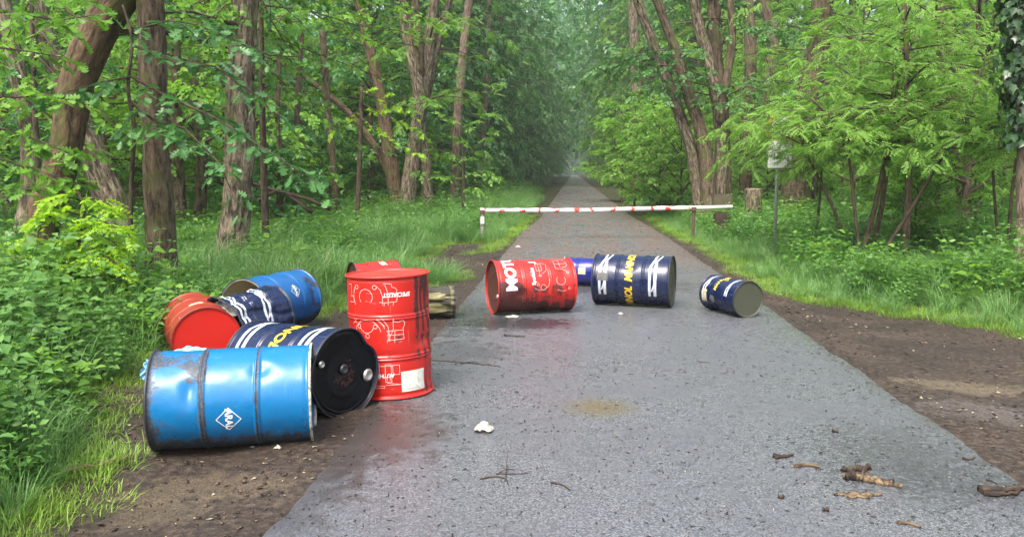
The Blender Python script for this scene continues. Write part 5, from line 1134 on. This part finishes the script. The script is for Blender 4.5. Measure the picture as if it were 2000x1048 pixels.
# tree stump
p = at(1471, 400, 21); g0 = H1(p[0], 21.); e = empty('tree_stump', (p[0], 21, g0)); tag(e, 'cut grey tree stump standing right of the barrier block', 'tree stump')
hgt_ = at(1471, 369, 21)[2] - g0; P, R, s_ = resample([[0, 0, -.2], [.01, 0, hgt_ * .5], [.0, 0, hgt_]], [.24, .205, .195], .04); V, Q, T, bk = tube(P, R, 40, True, .03, 77); a = Acc(); a.add(V, Q, T, bk); link('bark', a.mesh('bark'), MAT['bark_pale'], e)
V, Q, T, bk = tube(np.array([[0, 0, hgt_ - .01], [0, 0, hgt_ + .012]]), np.array([.185, .18]), 24, True); a = Acc(); a.add(V, Q, T, bk); link('cut_face', a.mesh('cut_face', False), flat('cut_wood', (.20, .155, .09), .8, (.15, .12, .07), .5), e)

# ------------------------------------------------------------------ things lying about
rs = np.random.RandomState(21)
MAT['twig'] = bark_mat('wet_twig', (.02, .015, .012), (.05, .035, .025), .0, (.09, .065, .045)); MAT['twig_pale'] = bark_mat('broken_branch', (.035, .025, .017), (.13, .09, .055), .1, (.26, .195, .115))
def ground_stick(name, label, cat, paths, r, mat, Y=None, lift=.0):
    q0 = gp(*paths[0][0][:2]); e = empty(name, (q0[0], q0[1], surf(q0[0], q0[1]))); tag(e, label, cat); o0 = np.array(e.location)
    for k, pth in enumerate(paths):
        P = []
        for c in pth:
            g = gp(c[0], c[1]); z = surf(g[0], g[1]) + r * .6 + (c[2] if len(c) > 2 else 0); P.append([g[0], g[1], z])
        rr = r * (1 if k == 0 else .6); P, R, s_ = resample(P, np.linspace(rr, rr * .5, len(P)), .02); P = P + rs.normal(0, r * .25, P.shape) * [1, 1, .2]; V, Q, T, bk = tube(P - o0, R * (1 + rs.normal(0, .12, len(R))), 7, True); a = Acc(); a.add(V, Q, T, bk)
        link('branch' if k == 0 else 'side_twig', a.mesh('branch'), mat, e)
    return e
TW, PB = MAT['twig'], MAT['twig_pale']
ground_stick('fallen_branch', 'bark covered stick with pale broken end lying in the grass at lower left', 'stick', [[(85, 925), (140, 908), (200, 895), (252, 883)]], .026, PB)
ground_stick('dead_twig', 'thin dead twigs lying in the grass left of the nearest blue drum', 'twig', [[(170, 775), (215, 765), (255, 752)], [(180, 782), (230, 778), (270, 770)], [(195, 770), (215, 758, .05), (232, 748, .05)]], .010, PB)
ground_stick('dead_twig', 'long thin twig lying on the road right of the upright red drum', 'twig', [[(845, 707), (885, 710), (930, 714), (978, 720)], [(900, 713), (925, 710), (940, 716)]], .0055, TW)
ground_stick('dead_twig', 'dark flat twig on the road in front of the lying red drum', 'twig', [[(984, 658), (1000, 660), (1026, 661)]], .010, TW)
ground_stick('dead_twig', 'forked black twig with an upright spur in the near middle of the road', 'twig', [[(938, 942), (960, 938), (985, 940), (993, 952)], [(970, 932), (1000, 932), (1034, 930)], [(988, 940), (990, 920, .02), (991, 905, .05)], [(975, 930), (990, 926, .01), (1005, 924)]], .0055, TW)
ground_stick('dead_twig', 'short curved dark twig right of the forked one on the road', 'twig', [[(1076, 950), (1095, 953), (1114, 964)]], .006, TW)
ground_stick('dead_twig', 'dark splinter on the road left of the bark heap', 'twig', [[(1510, 897), (1530, 900), (1548, 895)], [(1515, 902), (1530, 898)]], .013, TW)
ground_stick('bark_piece', 'brown bark strip below the dark splinter on the road', 'bark', [[(1553, 919), (1575, 915), (1602, 920)]], .012, PB)
ground_stick('fallen_branch', 'thick dark branch cut by the right edge of the photo on the road', 'stick', [[(1920, 966), (1960, 966), (2010, 958), (2050, 950)], [(1925, 972), (1960, 974), (1990, 968)]], .022, TW)
ground_stick('dead_twig', 'small dark twig on the road near its right edge above the thick branch', 'twig', [[(1880, 900), (1892, 903), (1903, 898)]], .008, TW)
ground_stick('dead_twig', 'tiny black twig near the thick branch at right', 'twig', [[(1926, 942), (1940, 946), (1948, 950)]], .006, TW)
ground_stick('bark_piece', 'small brown bark bit at the bottom of the road', 'bark', [[(1755, 1030), (1775, 1030), (1798, 1037)], [(1770, 1026), (1790, 1032)]], .010, PB)
ground_stick('dead_twig', 'thin straight twig lying in the road at upper right', 'twig', [[(1360, 710), (1385, 712)]], .004, TW)
# heap of splintered bark
g = gp(1690, 945); e = empty('bark_heap', (g[0], g[1], surf(g[0], g[1]))); tag(e, 'heap of splintered rotten bark on the right of the road', 'bark'); o0 = np.array(e.location)
def chunk(name, px, py, px2, py2, wd, th, mat, parent, seed):
    a_ = gp(px, py); b_ = gp(px2, py2); n = 14; t = np.linspace(0, 1, n); c = a_ + (b_ - a_) * t[:, None]; d = (b_ - a_) / np.linalg.norm(b_ - a_); s = np.array([-d[1], d[0], 0]); V = []
    for i in range(n):
        w_ = wd * (.25 + .75 * sin(pi * (t[i] * .9 + .05)) ** .6) * (.6 + .8 * float(vnoise(np.array([i * .7, seed, 0.]), seed)))
        h_ = th * (.5 + float(vnoise(np.array([i * .8, seed, 5.]), seed))); z = surf(c[i][0], c[i][1])
        off = s * (float(vnoise(np.array([i * .5, seed, 9.]), seed)) - .5) * wd
        for u, hh in ((-1, 0), (-.6, .8), (0, 1.15), (.5, .7), (1, 0)): V.append([*(c[i] + off + s * u * w_)[:2], z + hh * h_ + .001])
    V = np.array(V) - np.array(parent.location); Q = [[i * 5 + j, i * 5 + j + 1, (i + 1) * 5 + j + 1, (i + 1) * 5 + j] for i in range(n - 1) for j in range(4)]; Q += [[i * 5 + 4, i * 5, (i + 1) * 5, (i + 1) * 5 + 4] for i in range(n - 1)]
    bk = V * [2.2, 2.2, 2.2] + seed; return link(name, to_mesh(name, V, np.array(Q), {'bk': bk}, False), mat, parent)
for k, q in enumerate([(1642, 925, 1700, 922, .022, .02), (1645, 938, 1720, 945, .028, .018), (1660, 930, 1745, 950, .022, .02), (1690, 945, 1762, 957, .02, .02), (1650, 944, 1690, 936, .02, .03)]): chunk('splinter', *q, PB if k % 2 else TW, e, k + 3)
e = empty('bark_piece', tuple(gp(1630, 972))); tag(e, 'pale flat strip of rotten wood in front of the bark heap', 'bark'); chunk('slab', 1628, 972, 1720, 972, .025, .010, PB, e, 31); chunk('slab', 1650, 976, 1700, 979, .012, .008, PB, e, 32)
for k, (px, py, lb) in enumerate([(1612, 1003, 'small round brown lump near the bottom right of the road'), (1525, 978, 'small dark lump low on the road left of the bark heap'), (1630, 848, 'dark pebble sized lump on the road above the splinter')]):
    e = empty('wood_lump', tuple(gp(px, py))); tag(e, lb, 'debris'); chunk('lump', px - 6, py, px + 7, py + 1, .012, .013, TW, e, 50 + k)
# paper scraps
MAT['tissue'] = flat('wet_white_paper', (.34, .33, .28), .6, (.4, .38, .3), .5, 30, .5)
for k, (px, py, wd, hh, lb) in enumerate([(945, 848, .052, .034, 'crumpled white paper scrap in the near middle of the road'), (1001, 622, .07, .012, 'wet white paper lying at the foot of the lying red drum'), (1212, 617, .03, .012, 'tiny white scrap in front of the large navy striped drum'), (1388, 588, .0, .0, ''), (543, 874, .018, .012, 'white crumb on the dirt in front of the nearest blue drum'), (1012, 484, .05, .02, 'white scrap on the far road before the barrier'), (20, 985, .03, .01, 'white scrap in the dirt at the lower left corner')]):
    if not lb: continue
    g = gp(px, py); z = surf(g[0], g[1]); n = 14; u, v = np.meshgrid(np.linspace(-1, 1, n), np.linspace(-1, 1, n), indexing='ij'); q = np.stack([u * 2 + k * 7, v * 2, 0 * u], -1)
    ed = 1 - np.maximum(np.abs(u), np.abs(v)); hz = ((1 - np.abs(2 * vnoise(q, 3) - 1)) * .9 + vnoise(q * 2.5, 8) * .5) * hh * (.5 + ed * 1.6); X = u * wd * (.75 + .5 * vnoise(q * .8, 4)); Yy = v * wd * .7 * (.75 + .5 * vnoise(q * .8, 6))
    V = np.stack([X, Yy, hz + .002], -1).reshape(-1, 3); i, j = np.meshgrid(np.arange(n - 1), np.arange(n - 1), indexing='ij'); Q = np.stack([i * n + j, (i + 1) * n + j, (i + 1) * n + j + 1, i * n + j + 1], -1).reshape(-1, 4)
    o = link('paper_scrap', solid(V, Q, .0015), MAT['tissue']); o.location = (g[0], g[1], z); tag(o, lb, 'paper')
# fallen dead branch in the left wood
e = empty('fallen_branch', tuple(at(500, 410, 17.5))); e.location[2] = H1(e.location[0], 17.5); tag(e, 'long dead branch leaning low between the trunks behind the broad trunk', 'branch'); o0 = np.array(e.location)
for pts in ([(495, 358), (540, 372), (600, 388), (645, 408)], [(540, 372), (520, 382), (505, 392)], [(560, 378), (590, 400), (610, 415)]):
    P, R = px_poly([(a_, b_, 9) for a_, b_ in pts], 17.5); V, Q, T, bk = tube(P - o0, R * np.linspace(.6, 1, len(R)), 8, True); a = Acc(); a.add(V, Q, T, bk); link('branch', a.mesh('branch'), TW, e)

# uncountable litter
def litter(name, n, reg, cols, smin, smax, asp, dens=None, lift=.004, curl=.3):
    x = rs.uniform(reg[0], reg[1], n); y = reg[2] + (reg[3] - reg[2]) * rs.uniform(0, 1, n) ** 1.7; k = dens(x, y) > rs.rand(n) if dens else np.ones(n, bool); x, y = x[k], y[k]; n = len(x)
    z = np.where(np.abs(x) < 1.88, .010 + .008 * (1 - np.minimum(1, (x / 1.93) ** 2)), Hh(x, y) + .012) + lift; a = rs.uniform(0, 2 * pi, n); d = np.stack([np.cos(a), np.sin(a), rs.normal(0, curl * .3, n)], -1); nn = UPV + rs.normal(0, curl, (n, 3)); s = rs.uniform(smin, smax, n) * (1 + y * .03)
    R = leaf_frames(d, nn); V0 = np.array([[0, 0, 0], [-asp, .5, .05], [0, 1, 0], [asp, .5, .05], [0, .5, -.05]]); T0 = np.array([[0, 3, 1], [1, 3, 2], [0, 1, 4], [1, 2, 4], [2, 3, 4], [3, 0, 4]])
    V = np.einsum('nij,kj->nki', R * s[:, None, None], V0) + np.stack([x, y, z], -1)[:, None]; T = (T0[None] + (np.arange(n) * 5)[:, None, None]).reshape(-1, 3)
    m = M(name + '_mat'); rp = m.n('ShaderNodeNewGeometry').outputs['Random Per Island']; link(name, to_mesh(name, V.reshape(-1, 3), T, None, False), m.done(m.princ(m.ramp(rp, cols), .7, 0, .3)), kind='stuff')
DK = [(0, (.012, .01, .009)), (.7, (.045, .032, .024)), (.9, (.12, .085, .05)), (.97, (.42, .38, .28))]
inroad = lambda x, y: np.where(np.abs(x) < 1.9, .35 + .65 * sstep(.4, .6, n2(x, y, .9, 81)), 0) + .25 * (np.abs(x) > 1.5) * (np.abs(x) < 1.9)
litter('road_litter', 15000, (-1.9, 1.9, 2.6, 26), DK, .006, .029, .16, inroad)
litter('road_crumbs', 16000, (-1.9, 1.9, 2.6, 12), [(0, (.015, .014, .014)), (.75, (.05, .045, .04)), (.95, (.3, .3, .3))], .003, .010, .35, inroad, .002)
BR = [(0, (.02, .014, .010)), (.5, (.07, .045, .03)), (.8, (.16, .11, .07)), (.95, (.42, .36, .24))]
litter('leaf_litter', 42000, (-9, 6.5, 2.4, 19), BR, .008, .045, .22, lambda x, y: (np.abs(x) > 1.85) * (green(x, y) < .35) * (.45 + .55 * sstep(.4, .55, n2(x, y, 1.6, 91))), -.002, .45)

# ------------------------------------------------------------------ air
hz = boxmesh('haze', Vector((0, 400, 14)), (1500, 1040, 34), None, 0)
m = M('pale_haze'); pv = m.n('ShaderNodeVolumePrincipled'); pv.inputs['Color'].default_value = (.86, .93, .92, 1); pv.inputs['Density'].default_value = .00065; m.lk(pv.outputs[0], m.out.inputs['Volume'])
link('haze', hz, m.m, kind='stuff')
